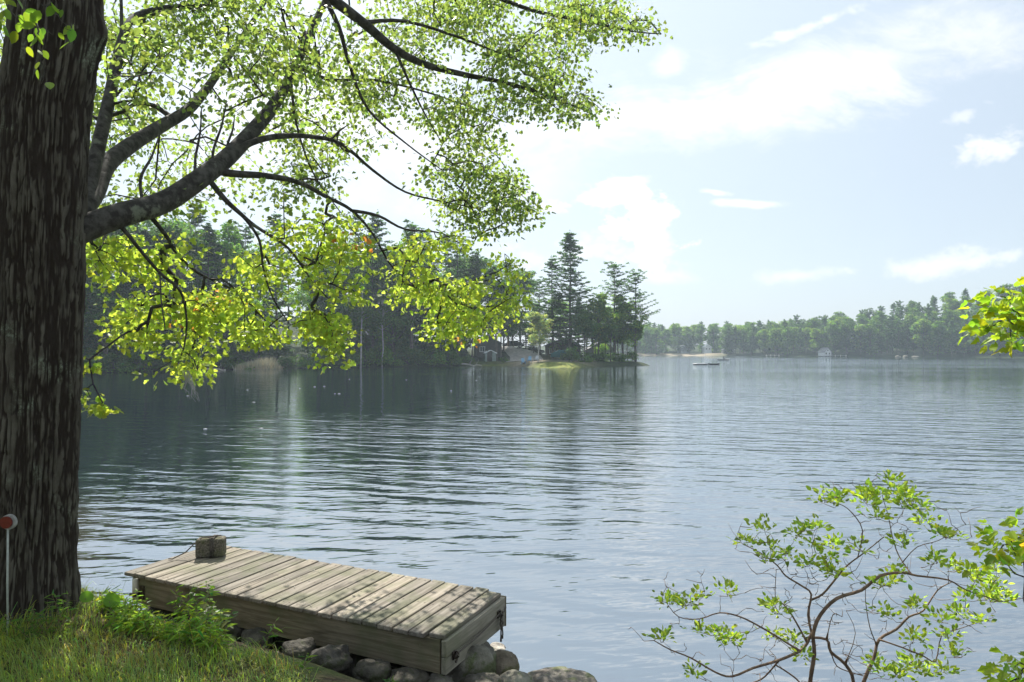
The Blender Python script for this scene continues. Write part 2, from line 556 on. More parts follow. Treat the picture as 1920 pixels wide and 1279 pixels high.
gust = nt.ramp(wind, 0.40, 0.60, 0.5, 1.25)
# calm water in the lee of the wooded left bank
lee = nt.ramp(nt.m('ADD', gx, nt.m('MULTIPLY', gy, 0.02)), -16, 4, 0.45, 1.0)
lee2 = nt.ramp(gy, 10, 26, 1.0, 0.0)
lee = nt.m('MAXIMUM', lee, lee2)
farw = nt.m('ADD', nt.ramp(gy, 9, 45, 1.0, 0.5), nt.ramp(gy, 75, 150, 0.0, 0.7))
amp = nt.m('MULTIPLY', nt.m('MULTIPLY', gust, lee), farw)
k = nt.m('MULTIPLY', amp, -1.0 / e)
N = nt.vm('NORMALIZE', nt.xyz(nt.m('MULTIPLY', nt.m('SUBTRACT', hx, h0), k), nt.m('MULTIPLY', nt.m('SUBTRACT', hy, h0), k), 1.0))
shal = nt.ramp(nt.m('ADD', gx, nt.m('MULTIPLY', gy, 0.4)), -3.5, -1.0, 1.0, 0.0)
shal = nt.m('MULTIPLY', shal, nt.ramp(gy, 8, 14, 1.0, 0.0))
wc = nt.mix(shal, (0.008, 0.018, 0.020, 1), (0.10, 0.062, 0.03, 1))
gl = nt.n('ShaderNodeBsdfGlossy')
gl.inputs['Color'].default_value = (0.84, 0.92, 1.0, 1)
gl.inputs['Roughness'].default_value = 0.035
nt.put(gl.inputs['Normal'], N)
mxw = nt.n('ShaderNodeMixShader'); mxw.inputs[0].default_value = 0.32
nt.t.links.new(princ(nt, wc, 0.035, 0.5, N, 0.0, 2.6), mxw.inputs[1]); nt.t.links.new(gl.outputs[0], mxw.inputs[2])
out(nt, mxw.outputs[0])

# ------------------------------------------------------------------ the lake's outline and the ground
LAKE = np.array([(-14, 10.5), (-8, 8.5), (-5.6, 7.7), (-4.2, 7.0), (-2.6, 6.3), (-1.0, 5.8), (0.2, 5.35), (1.2, 4.9), (2.1, 4.5), (3.5, 3.9), (7, 2.5),
                 (14, 0), (40, -10), (90, -30), (200, -30), (240, 0), (232, 100), (196, 180), (178, 216), (184, 240), (176, 268), (163, 285), (148, 300), (126, 308), (108, 330),
                 (92, 341), (75, 346), (50, 350), (28, 356), (-10, 330), (-40, 290), (-40, 230), (-8, 190), (7, 165), (12, 142), (17, 131), (24.5, 126), (25, 121), (21, 117.5), (14, 110), (8.2, 105),
                 (3, 109), (-2, 117), (-8, 118), (-16, 112), (-29, 105), (-37, 98), (-44, 88), (-51, 80), (-62, 74), (-80, 60), (-90, 40), (-70, 20), (-40, 14)], float)

def poly_dist(x, y, LAKE):
    """signed distance to an outline, positive inside"""
    x = np.asarray(x, float); y = np.asarray(y, float)
    d2 = np.full(x.shape, 1e12); inside = np.zeros(x.shape, bool)
    n = len(LAKE)
    for i in range(n):
        a = LAKE[i]; b = LAKE[(i + 1) % n]; e = b - a
        t = np.clip(((x - a[0]) * e[0] + (y - a[1]) * e[1]) / (e @ e), 0, 1)
        d2 = np.minimum(d2, (x - a[0] - t * e[0]) ** 2 + (y - a[1] - t * e[1]) ** 2)
        if a[1] != b[1]:
            cr = ((a[1] > y) != (b[1] > y)) & (x < (b[0] - a[0]) * (y - a[1]) / (b[1] - a[1]) + a[0])
            inside ^= cr
    d = np.sqrt(d2)
    return np.where(inside, d, -d)

def lake_dist(x, y):
    """signed distance to the shore, positive on land"""
    return -poly_dist(x, y, LAKE)

PLAT = np.array([(-30, 24), (-8, 7.4), (-5.6, 6.5), (-4.2, 5.8), (-3.2, 5.02), (-1.9, 4.27), (-1.05, 3.66), (-0.35, 2.9), (0.3, 2.45), (1.5, 2.6), (3.0, 2.6), (6, 1.4), (14, -1.5), (40, -12), (40, -60), (-60, -60), (-60, 20)], float)
def plat_dist(x, y):
    return poly_dist(x, y, PLAT)

def ground_z(x, y):
    x = np.asarray(x, float); y = np.asarray(y, float)
    r = np.hypot(x, y)
    s = lake_dist(x, y)
    near = 1 - sstep(14, 30, r)
    pl = plat_dist(x, y)
    s2 = s + near * 0.18 * (fbm(x * 1.3, y * 1.3, 0, 3) - 0.5) + (1 - near) * 3.0 * (fbm(x * 0.15, y * 0.15, 3.3, 3) - 0.5)
    sp = np.maximum(s2, 0); ql = np.maximum(-pl, 0) + 1e-4
    tt_ = sp / (sp + ql)
    zn = 0.85 * (0.35 * tt_ + 0.65 * sstep(0.15, 1, tt_)) + 0.02 * np.maximum(pl - 2, 0)
    zn = zn + 0.035 * (fbm(x * 5, y * 5, 1.7, 3) - 0.5) + 0.10 * np.exp(-((x + 3.4) ** 2 + (y - 4.75) ** 2) / 0.35)
    zf = 0.7 * sstep(-0.3, 2.5, s2) + 0.055 * np.clip(s2 - 2, 0, 90) + 0.8 * (fbm(x * 0.05, y * 0.05, 0.5, 3) - 0.5) * sstep(3, 15, s2)
    zf = zf + 9 * sstep(18, 70, s) * np.exp(-((x + 40) ** 2 + (y - 150) ** 2) / 3500.0)
    zf = zf + 13 * np.exp(-((x - 235) ** 2 + (y - 330) ** 2) / 3600.0) * sstep(4, 60, s)
    zf = zf + 2.4 * np.exp(-((x - 1) ** 2 + (y - 139) ** 2) / 140.0) * sstep(2, 14, s)      # the slope the drive climbs
    zl = near * zn + (1 - near) * zf
    depth = -0.12 * np.minimum(-s2, 3) - 0.2 * np.clip(-s2 - 3, 0, 10)
    return np.where(s2 > -0.05, zl, np.where(s2 < 0, depth, 0) - 0.02)

nr, na = 520, 560
rad = np.concatenate([[0.0], np.geomspace(0.5, 2200, nr)])
# finer steps of angle in front of the eye
aa = np.concatenate([np.linspace(-52, 52, 420), np.linspace(54, 306, na - 420)])
ang = np.radians(aa)
RR, AA = np.meshgrid(rad, ang, indexing='ij')
gxx, gyy = RR * np.sin(AA), RR * np.cos(AA)
gz_ = ground_z(gxx, gyy)
gz_ = gz_ * np.where(RR > 700, 0.6, 1)
i, j = np.meshgrid(np.arange(nr), np.arange(len(ang)), indexing='ij')
j2 = (j + 1) % len(ang)
n_ = len(ang)
f = np.stack([i * n_ + j, (i + 1) * n_ + j, (i + 1) * n_ + j2, i * n_ + j2], -1).reshape(-1, 4)
cx = gxx.ravel()[f].mean(1); cy = gyy.ravel()[f].mean(1)
s_c = lake_dist(cx, cy)
sandf = np.exp(-((cx - 92) ** 2) / 220.0 - ((cy - 344) ** 2) / 70.0) * 1.1        # bathing beach
sandf += np.exp(-((cx - 65) ** 2) / 120.0 - ((cy - 350) ** 2) / 40.0) * 1.3
sandf += np.exp(-((cx - 2.5) ** 2) / 10.0 - ((cy - 119) ** 2) / 30.0) * 1.3           # gravel below the drive
sandf += np.exp(-((cx - 10.5) ** 2) / 8.0 - ((cy - 113) ** 2) / 10.0) * 0.7
lawnf = np.exp(-((cx - 7.5) ** 2) / 14.0 - ((cy - 107.5) ** 2) / 9.0) * 1.6
lawnf += np.exp(-((cx + 4) ** 2) / 20.0 - ((cy - 117.5) ** 2) / 3.0) * 0.6
colg = np.stack([np.clip(sandf, 0, 1), np.clip(lawnf, 0, 1), sstep(30, 50, np.hypot(cx, cy))], 1)
mb = MB()
mb.add(np.stack([gxx, gyy, gz_], -1).reshape(-1, 3), f, colg)
tag(mb.build('ground', M['ground']), kind='structure')

mb = MB()
Rw = [0.0, 60, 150, 300, 460]
seg = 64
v = [(120, 160, 0)]
for r_ in Rw[1:]:
    for k_ in range(seg):
        a_ = 2 * math.pi * k_ / seg
        v.append((70 + r_ * math.cos(a_), 160 + r_ * math.sin(a_), 0))
f3 = [[0, 1 + k_, 1 + (k_ + 1) % seg] for k_ in range(seg)]
v[0] = (70, 160, 0)
f4 = [[1 + q * seg + k_, 1 + (q + 1) * seg + k_, 1 + (q + 1) * seg + (k_ + 1) % seg, 1 + q * seg + (k_ + 1) % seg] for q in range(3) for k_ in range(seg)]
mb.add(v, f4)
mb.F.append(np.array(f3)); mb.C.append(np.ones((len(f3), 3)))
tag(mb.build('lake_water', M['water']), kind='structure')

# gravel drive climbing the point
drive_pts = np.array([(2.0, 117.5), (2.6, 121), (2.4, 126), (1.0, 131), (-1.5, 136), (-5, 141), (-10, 146)])
tt = np.linspace(0, len(drive_pts) - 1, 40)
dp = np.stack([np.interp(tt, range(len(drive_pts)), drive_pts[:, k_]) for k_ in (0, 1)], 1)
tg = np.gradient(dp, axis=0); tg /= np.linalg.norm(tg, axis=1)[:, None]
nn = np.stack([-tg[:, 1], tg[:, 0]], 1)
ww = np.linspace(-2.6, 2.6, 9)
pp = dp[:, None] + nn[:, None] * ww[None, :, None] * np.linspace(1.2, 0.8, 40)[:, None, None]
zz = ground_z(pp[..., 0], pp[..., 1]) + 0.09
vv = np.concatenate([pp, zz[..., None]], -1).reshape(-1, 3)
i, j = np.meshgrid(np.arange(39), np.arange(8), indexing='ij')
mb = MB(); mb.add(vv, np.stack([i * 9 + j, (i + 1) * 9 + j, (i + 1) * 9 + j + 1, i * 9 + j + 1], -1).reshape(-1, 4)[:, ::-1])
tag(mb.build('gravel_drive', simple('gravel', (0.46, 0.42, 0.40), 0.95, 2.0, 0.25)), kind='structure')

# ------------------------------------------------------------------ far trees: prototypes
def cards(centres, size, rng, col, aspect=1.0, flat=0.5, out_dir=None):
    """one little folded leaf clump (two triangles) per centre"""
    n = len(centres)
    nrm = rng.normal(size=(n, 3)); nrm[:, 2] = np.abs(nrm[:, 2]) * (1 + flat * 2) + 0.2 + flat * .3
    if out_dir is not None:
        nrm += out_dir * 0.9
    nrm /= np.linalg.norm(nrm, axis=1)[:, None]
    a = np.cross(nrm, rng.normal(size=(n, 3))); a /= np.linalg.norm(a, axis=1)[:, None] + 1e-9
    b = np.cross(nrm, a)
    s = size * rng.uniform(0.6, 1.3, n)[:, None]
    p0 = centres - a * s * 0.5 * aspect
    p1 = centres + b * s * 0.42 + nrm * s * 0.12
    p2 = centres + a * s * 0.55 * aspect
    p3 = centres - b * s * 0.38 + nrm * s * 0.10
    v = np.stack([p0, p1, p2, p3], 1).reshape(-1, 3)
    k = np.arange(n)[:, None] * 4
    f = np.concatenate([k + [0, 3, 2], k + [0, 2, 1]], 0)
    return v, f, np.concatenate([col, col], 0)

def leafcols(n, base, rng, var=0.22, warm=0.12):
    base = np.asarray(base, float)
    v = rng.normal(1, var, (n, 1)).clip(0.45, 1.7)
    w = rng.normal(0, warm, (n, 1))
    c = base[None] * v
    c[:, 0:1] *= (1 + w * 1.5)
    c[:, 2:3] *= (1 - w)
    return c.clip(0.004, 0.9)

def branch_path(a, b, rng, n=5, wob=0.05, sag=0.0):
    t = np.linspace(0, 1, n)[:, None]
    L = np.linalg.norm(b - a)
    p = a + (b - a) * t
    off = rng.normal(0, wob * L, (n, 3)); off[0] = 0; off[-1] = 0
    p = p + off
    p[:, 2] += sag * L * np.sin(math.pi * t[:, 0])
    return p

def deciduous(name, label, h, w, seed, base_c, low=0.22, nclu=64, nleaf=120, lobes=5, leaf=0.34, bark='far_bark', cat='tree', open_=0.0):
    rng = np.random.default_rng(seed)
    t = thing(name, label, cat)
    tr, cr = MB(), MB()
    lean = rng.normal(0, 0.02 * h, 2)
    zs = np.linspace(-0.8, h * 0.86, 9)
    ax = np.stack([lean[0] * (zs / h) ** 2 + rng.normal(0, .05, 9), lean[1] * (zs / h) ** 2 + rng.normal(0, .05, 9), zs], 1)
    r0 = 0.011 * h + 0.06
    tr.tube(ax, np.linspace(r0, r0 * 0.15, 9), 7)
    # crown made of several uneven lobes
    lob = []
    for k_ in range(lobes):
        a_ = rng.uniform(0, 2 * math.pi); zz_ = rng.uniform(low + 0.12, 0.84)
        prof = math.sin(math.pi * min(1, max(0, (zz_ - low) / (1.04 - low))) ** 0.8)
        rr_ = w * 0.5 * rng.uniform(0.25, 0.62) * prof
        lob.append((rr_ * math.cos(a_), rr_ * math.sin(a_), zz_ * h, w * 0.5 * rng.uniform(0.40, 0.6)))
    lob.append((0, 0, h * 0.84, w * 0.26)); lob.append((0, 0, h * (low + 0.9) / 2, w * 0.36))
    P_, O_, C_ = [], [], []
    for k_ in range(nclu):
        lx, ly, lz, lr = lob[rng.integers(len(lob))]
        d_ = rng.normal(size=3); d_ /= np.linalg.norm(d_); d_[2] = d_[2] * 0.85 + 0.1
        c_ = np.array([lx, ly, lz]) + d_ * lr * rng.uniform(0.55, 1.0)
        c_[2] = max(c_[2], h * low)
        cr_ = rng.uniform(0.055, 0.10) * w + 0.25
        q = rng.normal(size=(nleaf, 3)); q /= np.linalg.norm(q, axis=1)[:, None]
        q *= rng.uniform(0.25, 1, (nleaf, 1)) ** 0.5 * cr_ * np.array([1.25, 1.25, 0.7])
        P_.append(c_ + q); O_.append(q / cr_)
        C_.append(leafcols(nleaf, np.asarray(base_c) * rng.uniform(0.8, 1.22), rng))
        if k_ % 2 == 0:
            za = min(h * 0.8, max(h * low * 0.6, c_[2] - rng.uniform(0.1, 0.25) * h))
            a0 = np.array([np.interp(za, zs, ax[:, 0]), np.interp(za, zs, ax[:, 1]), za])
            tr.tube(branch_path(a0, c_, rng, 4, 0.05, 0.05), np.linspace(r0 * 0.32, 0.02, 4), 4, cap=False)
    P_, O_, C_ = map(np.concatenate, (P_, O_, C_))
    cr.add(*cards(P_, leaf, rng, C_, 1.0, 0.3, O_))
    tr.build('trunk', M[bark], t)
    cr.build('crown', M['far_leaf'], t, smooth=False)
    return t

def conifer(name, label, h, w, seed, base_c, low=0.25, step=0.62, per=5, tuft=7, drop=0.12, droop=-0.05, top_up=0.35, leaf=0.42, dens=8, shape=0.75, cat='pine', irregular=0.3):
    """tiered branches with flat sprays of needles"""
    rng = np.random.default_rng(seed)
    t = thing(name, label, cat)
    tr, cr = MB(), MB()
    zs = np.linspace(-0.8, h, 12)
    ax = np.stack([rng.normal(0, .07, 12).cumsum() * .5, rng.normal(0, .07, 12).cumsum() * .5, zs], 1)
    r0 = 0.010 * h + 0.08
    tr.tube(ax, np.linspace(r0, 0.02, 12), 7)
    P_, O_, C_ = [], [], []
    z = h * low
    while z < h * 0.985:
        f_ = (z / h - low) / (1 - low)
        prof = (1 - f_) ** shape * (0.55 + 0.45 * min(1, f_ / 0.18)) if f_ < 0.99 else 0.05
        for k_ in range(per):
            if rng.random() < drop:
                continue
            a_ = rng.uniform(0, 2 * math.pi)
            L = w * 0.5 * prof * rng.uniform(1 - irregular * 1.6, 1 + irregular * 0.5) + 0.25
            up = droop + top_up * f_ + rng.normal(0, 0.05)
            a0 = np.array([np.interp(z, zs, ax[:, 0]), np.interp(z, zs, ax[:, 1]), z])
            dv = np.array([math.cos(a_), math.sin(a_), 0])
            n = max(3, int(L / 0.55))
            tt_ = np.linspace(0, 1, n)
            pts = a0 + dv * (L * tt_)[:, None]
            pts[:, 2] += L * (up * tt_ + 0.16 * tt_ ** 2)
            tr.tube(pts, np.linspace(0.012 * L + 0.02, 0.012, n), 3, cap=False)
            side = np.array([-dv[1], dv[0], 0])
            for q in range(n):
                if tt_[q] < 0.22:
                    continue
                m_ = dens
                wd = 0.16 * L * (1.15 - tt_[q]) + 0.28
                c_ = pts[q] + side * rng.uniform(-wd, wd, (m_, 1)) + dv * rng.uniform(-.3, .3, (m_, 1)) + np.array([0, 0, 1]) * rng.normal(0.03, 0.06, (m_, 1))
                P_.append(c_)
                C_.append(leafcols(m_, np.asarray(base_c) * rng.uniform(0.8, 1.2), rng, 0.2, 0.08))
        z += step * rng.uniform(0.7, 1.3) * (1.0 if f_ < 0.8 else 0.7)
    tipz = np.array([ax[-1]]) + rng.normal(0, 0.12, (14, 3)) * [1, 1, 2.5]
    P_.append(tipz); C_.append(leafcols(14, base_c, rng))
    P_, C_ = map(np.concatenate, (P_, C_))
    cr.add(*cards(P_, leaf, rng, C_, 1.35, 1.6))
    tr.build('trunk', M['far_bark'], t)
    cr.build('crown', M['needle'], t, smooth=False)
    return t

PROTO_USED = set()
def place(proto, x, y, rz, s=1.0, sz=None, label=None, group=None, sink=0.1):
    z = float(ground_z(np.array([x]), np.array([y]))[0]) - sink
    sc_ = (s, s, s if sz is None else sz)
    if proto.name not in PROTO_USED:
        PROTO_USED.add(proto.name)
        proto.location = (x, y, z); proto.rotation_euler = (0, 0, rz); proto.scale = sc_
        if label: proto['label'] = label
        if group: proto['group'] = group
        return proto
    return dup(proto, (x, y, z), rz, sc_, label, group)

G_DARK = (0.060, 0.110, 0.040); G_MID = (0.090, 0.165, 0.040); G_LITE = (0.14, 0.22, 0.05); G_GREY = (0.24, 0.27, 0.17)
PINE = (0.055, 0.10, 0.045)
dec = [deciduous('broadleaf_tree', None, 18, 10, 11, G_MID, low=0.06, nclu=84), deciduous('broadleaf_tree', None, 17, 9, 12, G_DARK, low=0.08, nclu=90),
       deciduous('broadleaf_tree', None, 16, 11, 13, G_LITE, low=0.06, nclu=80), deciduous('broadleaf_tree', None, 19, 9, 14, G_MID, low=0.16, nclu=80)]
pin = [conifer('white_pine', None, 20, 9, 21, PINE, 0.22, 0.7, 6, dens=14, leaf=.32), conifer('white_pine', None, 20, 8, 22, PINE, 0.36, 0.8, 5, dens=14, leaf=.34, shape=0.5, drop=0.2, irregular=0.5),
       conifer('hemlock', None, 17, 8, 23, (0.034, 0.062, 0.034), 0.03, 0.55, 7, dens=11, leaf=.36, droop=-0.12, top_up=0.2, shape=0.85, cat='hemlock')]
far_dec = [deciduous('broadleaf_tree', None, 16, 12, 31, tuple(.7 * q for q in G_MID), low=0.02, nclu=70, nleaf=60, leaf=0.62), deciduous('broadleaf_tree', None, 15, 12, 32, tuple(.7 * q for q in G_LITE), low=0.02, nclu=70, nleaf=60, leaf=0.62),
           deciduous('broadleaf_tree', None, 15, 11, 33, tuple(.7 * q for q in G_DARK), low=0.02, nclu=70, nleaf=60, leaf=0.62)]
far_pin = [conifer('conifer', None, 17, 7, 34, PINE, 0.12, 0.8, 6, dens=7, leaf=0.75, cat='conifer'), conifer('conifer', None, 18, 8, 35, PINE, 0.2, 0.9, 6, dens=7, leaf=0.8, shape=0.45, irregular=0.5, cat='conifer')]

# ---- the wooded left bank
shore = np.array([(-95, 50), (-80, 60), (-62, 74), (-51, 80), (-44, 88), (-37, 98), (-29, 105), (-16, 112), (-8, 119), (-3, 122)], float)
seglen = np.concatenate([[0], np.cumsum(np.linalg.norm(np.diff(shore, axis=0), axis=1))])
def along(s_, off):
    x = np.interp(s_, seglen, shore[:, 0]); y = np.interp(s_, seglen, shore[:, 1])
    x2 = np.interp(s_ + 1, seglen, shore[:, 0]); y2 = np.interp(s_ + 1, seglen, shore[:, 1])
    if s_ + 1 > seglen[-1]:
        x2, y2 = x + 0.8, y + 0.6
    d_ = np.array([x2 - x, y2 - y]); d_ /= np.linalg.norm(d_) + 1e-9
    return x - d_[1] * off, y + d_[0] * off
rr = random.Random(5)
rows = [(3.0, 4.0, ['h', 'd', 'p', 'h', 'd', 'd'], 1.10, 'trees at the edge of the wooded left bank'),
        (8.5, 4.2, ['p', 'd', 'h', 'd', 'd'], 1.15, 'trees in the second rank of the left bank wood'),
        (15.5, 4.8, ['p', 'd', 'd', 'd'], 1.15, 'trees in the depth of the left bank wood'),
        (25, 6.0, ['d', 'p', 'd'], 1.12, 'trees in the depth of the left bank wood'),
        (38, 8.5, ['p', 'd'], 1.0, 'trees in the depth of the left bank wood')]
LBL = {('p', 0): 'tall dark pine at the water edge of the shaded wood on the left bank',
       ('h', 0): 'low-branched dark hemlock at the water edge of the shaded left bank',
       ('d', 0): 'shaded broadleaf tree leaning over the water edge of the left bank',
       ('p', 1): 'dark pine in the second rank of trees on the left bank',
       ('h', 1): 'dark hemlock in the second rank of trees on the left bank',
       ('d', 1): 'broadleaf tree in the second rank of the left bank wood',
       ('p', 2): 'hazy pine deep in the wood behind the left bank trees',
       ('d', 2): 'hazy broadleaf tree deep in the wood behind the left bank trees'}
LB_ = []
for ri, (off, stp, kinds, sc_, grp_) in enumerate(rows):
    s_ = rr.uniform(0, 3)
    while s_ < seglen[-1] - (2 if ri < 2 else 0):
        kd = rr.choice(kinds)
        x, y = along(s_, off + rr.uniform(-1.5, 1.5))
        s_ += stp * rr.uniform(0.75, 1.3)
        if x / y > -0.02 and ri < 2:
            continue
        if ri < 2 and -41 < x < -33.5:
            continue
        pr = {'p': rr.choice(pin[:2]), 'h': pin[2], 'd': rr.choice(dec)}[kd]
        sz = sc_ * rr.uniform(0.85, 1.08)
        key = (kd, min(ri, 2)) if (kd, min(ri, 2)) in LBL else ('p', 2)
        nm = {'p': 'pines', 'h': 'hemlocks', 'd': 'broadleaf trees'}[key[0]]
        LB_.append((place(pr, x, y, rr.uniform(0, 6.28), sz * rr.uniform(0.9, 1.15), sz, LBL[key], nm + ' of the left bank, ' + ['water edge', 'second rank', 'deep wood'][key[1]]), key))

ORD = ['first', 'second', 'third', 'fourth', 'fifth', 'sixth', 'seventh', 'eighth', 'ninth', 'tenth', 'eleventh', 'twelfth', 'thirteenth', 'fourteenth', 'fifteenth', 'sixteenth', 'seventeenth', 'eighteenth', 'nineteenth', 'twentieth'] + ['%dth' % q for q in range(21, 60)]
def ordinals(objs, x0, what, mark):
    """label each by its count to the left or right of a landmark"""
    for side, sel in (('left', [o for o in objs if o.location.x / o.location.y < x0]), ('right', [o for o in objs if o.location.x / o.location.y >= x0])):
        sel.sort(key=lambda o: abs(o.location.x / o.location.y - x0))
        for q, o in enumerate(sel):
            o['label'] = '%s, %s to the %s of %s' % (what, ORD[q], side, mark)
for kd, what in (('p', 'dark waterside pine'), ('h', 'low-branched waterside hemlock'), ('d', 'shaded waterside broadleaf')):
    ordinals([o for o, k_ in LB_ if k_ == (kd, 0)], -0.36, what, 'the pale reeds')
# bushes along that bank
BU_ = []
bush = [deciduous('shoreline_bush', None, 2.4, 3.4, 41, G_DARK, low=0.05, nclu=26, nleaf=60, leaf=0.22, cat='bush'),
        deciduous('shoreline_bush', None, 2.0, 3.8, 42, G_MID, low=0.05, nclu=26, nleaf=60, leaf=0.22, cat='bush')]
s_ = 0.0
while s_ < seglen[-1] - 3:
    x, y = along(s_, rr.uniform(0.4, 1.2))
    s_ += rr.uniform(1.8, 3.0)
    if -38.5 < x < -34.0:
        continue
    q = rr.uniform(0.7, 1.5)
    BU_.append(place(rr.choice(bush), x, y, rr.uniform(0, 6.28), q, q * rr.uniform(0.7, 1.3), 'dark bush overhanging the water along the left bank', 'bushes along the left bank', 0.3))

ordinals(BU_, -0.36, 'dark waterside bush', 'the pale reeds')

und = deciduous('understory_bush', None, 5, 6.5, 43, G_DARK, low=0.02, nclu=46, nleaf=60, leaf=0.34, cat='bush')
UB_ = []
for off in (6, 13):
    s_ = 0.0
    while s_ < seglen[-1] + (4 if off > 6 else -3):
        x, y = along(s_, off + rr.uniform(-1, 1)); s_ += rr.uniform(3.2, 4.6)
        if off == 6 and -39.5 < x < -34.0: continue
        UB_.append(place(und, x, y, rr.uniform(0, 6.28), rr.uniform(.8, 1.2), rr.uniform(.7, 1.15), 'dark understory bush among the trunks of the shaded left bank wood', 'understory bushes of the left bank', .3))
ordinals(UB_, -0.36, 'dark understory bush between the trunks', 'the pale reeds')

# pale dried brush and grass on the left bank, colour lightened further to look sunlit
rng = np.random.default_rng(3)
mb = MB()
nb = 3000
bx = rng.uniform(-38.6, -33.8, nb); by = np.interp(bx, shore[:, 0], shore[:, 1]) + rng.uniform(-1.0, 2.5, nb)
bz = ground_z(bx, by).clip(0.02)
ln = rng.uniform(0.5, 1.7, nb) * (1 - 0.5 * np.abs(bx + 36.2) / 2.6)
tilt = rng.normal(0, 0.35, (nb, 2))
tip = np.stack([bx + tilt[:, 0] * ln, by + tilt[:, 1] * ln, bz + ln], 1)
wv = rng.normal(size=(nb, 2)); wv /= np.linalg.norm(wv, axis=1)[:, None]; wv *= 0.05
b0 = np.stack([bx - wv[:, 0], by - wv[:, 1], bz - 0.1], 1); b1 = np.stack([bx + wv[:, 0], by + wv[:, 1], bz - 0.1], 1)
k = np.arange(nb)[:, None] * 3
mb.add(np.stack([b0, b1, tip], 1).reshape(-1, 3), k + [0, 1, 2], leafcols(nb, (0.60, 0.56, 0.42), rng, 0.2, .04))
tag(mb.build('reed_patch', leaf_mat('dry_reed', .4, .7, (1.15, 1.08, .9)), None, (-36.2, 99.5, 0.3), smooth=False), 'pale clump of dry reeds, coloured to look sunlit, on the dark left bank', 'reeds')

# ---- the point with its pines
def hgt_at(px, top, d):
    return (HOR - top) / F * d + H
def point_tree(proto, ph, px, top, d, rz, label, wide=1.0):
    x = (px - 960) / F * d
    z = float(ground_z(np.array([x]), np.array([d]))[0])
    s_ = (hgt_at(px, top, d) - z + 0.1) / ph
    return place(proto, x, d, rz, s_ * wide, s_, label)
hero = conifer('white_pine', None, 22, 9.6, 51, (0.065, 0.115, 0.058), 0.14, 0.66, 8, shape=0.72, dens=22, irregular=0.25, drop=0.08, leaf=0.27)
hero2 = conifer('white_pine', None, 18, 9.0, 52, (0.065, 0.115, 0.058), 0.36, 0.72, 7, shape=0.42, dens=18, leaf=0.28, irregular=0.6, drop=0.2, top_up=0.5)
silver = deciduous('silver_tree', None, 11, 6.5, 53, G_GREY, low=0.25, nclu=54, nleaf=110, bark='pale_bark', leaf=0.3)
tall_d = deciduous('broadleaf_tree', None, 13, 8, 54, (0.13, 0.20, 0.055), low=0.2, nclu=60)
dark_d = deciduous('broadleaf_tree', None, 12, 8, 55, (.08, .14, .05), low=0.18, nclu=64)
point_tree(hero, 22, 1070, 437, 119, 0.4, 'tallest pine on the point, a tiered spire standing against the clouds', 1.18)
point_tree(pin[0], 20, 1036, 486, 122, 1.0, 'slimmer pine close against the left side of the tallest pine', 1.15)
point_tree(hero2, 18, 1012, 528, 126, 2.0, 'short sparse pine left of the two tall pines on the point', 1.1)
point_tree(hero2, 18, 1152, 498, 120.5, 4.4, 'flat-topped pine right of the tallest pine on the point', 1.15)
point_tree(dec[0], 18, 1000, 560, 128, 0.3, 'full green tree in the gap between the silvery tree and the shed', .8)
point_tree(dec[1], 17, 975, 500, 146, 0.9, 'tall broadleaf tree closing the view above the drive', 1.0)
point_tree(dec[0], 18, 915, 478, 133, 2.9, 'tall full broadleaf tree behind the shed', 1.0)
point_tree(pin[0], 20, 952, 488, 138, 1.1, 'tall pine above the head of the drive', 1.1)
point_tree(dec[1], 17, 872, 470, 130, 1.9, 'tall full broadleaf tree left of the shed', 1.1)
point_tree(pin[2], 17, 1085, 560, 126, 5.0, 'hemlock behind the tallest pine')
point_tree(dec[2], 16, 1135, 575, 124, 5.0, 'bright broadleaf tree behind the bare trunks of the point', .8)
point_tree(hero2, 18, 1192, 513, 121, 0.6, 'outermost pine on the tip of the point with ragged side branches', 0.95)
point_tree(silver, 11, 1010, 578, 115, 0.2, 'silvery pale-leaved tree with a white trunk beside the drive')
point_tree(tall_d, 13, 1122, 548, 118, 1.2, 'light green round-headed tree between the tall pines of the point')
point_tree(dark_d, 12, 1096, 574, 115.5, 2.2, 'dark broadleaf tree at the foot of the tallest pine')
point_tree(tall_d, 13, 1168, 552, 121, 3.9, 'light green tree under the outermost pines of the point', 1.05)
point_tree(dark_d, 12, 1190, 596, 122, 5.2, 'low dark tree at the very tip of the point', 0.8)
point_tree(dark_d, 12, 1145, 600, 117, 0.2, 'dark tree filling the middle of the point above the bushes', 0.95)
point_tree(pin[2], 17, 986, 556, 133, 0.2, 'hemlock behind the drive left of the silvery tree', 1.0)
point_tree(dec[3], 19, 962, 548, 140, 1.9, 'broadleaf tree above the parked vehicles at the top of the drive')
point_tree(pin[0], 20, 925, 500, 127, 2.6, 'tall pine behind the little shed on the left bank', 1.0)
point_tree(dec[1], 17, 945, 520, 130, 3.3, 'dark broadleaf tree overhanging the left side of the drive', 1.0)
point_tree(pin[1], 20, 893, 470, 128, 0.8, 'thin-crowned pine rising left of the shed', 1.0)
point_tree(dec[2], 16, 1048, 560, 131, 0.9, 'wide tree behind the cabin on the point', 1.0)
point_tree(pin[2], 17, 1062, 585, 127, 1.9, 'small hemlock between the cabin and the tallest pine', 0.9)
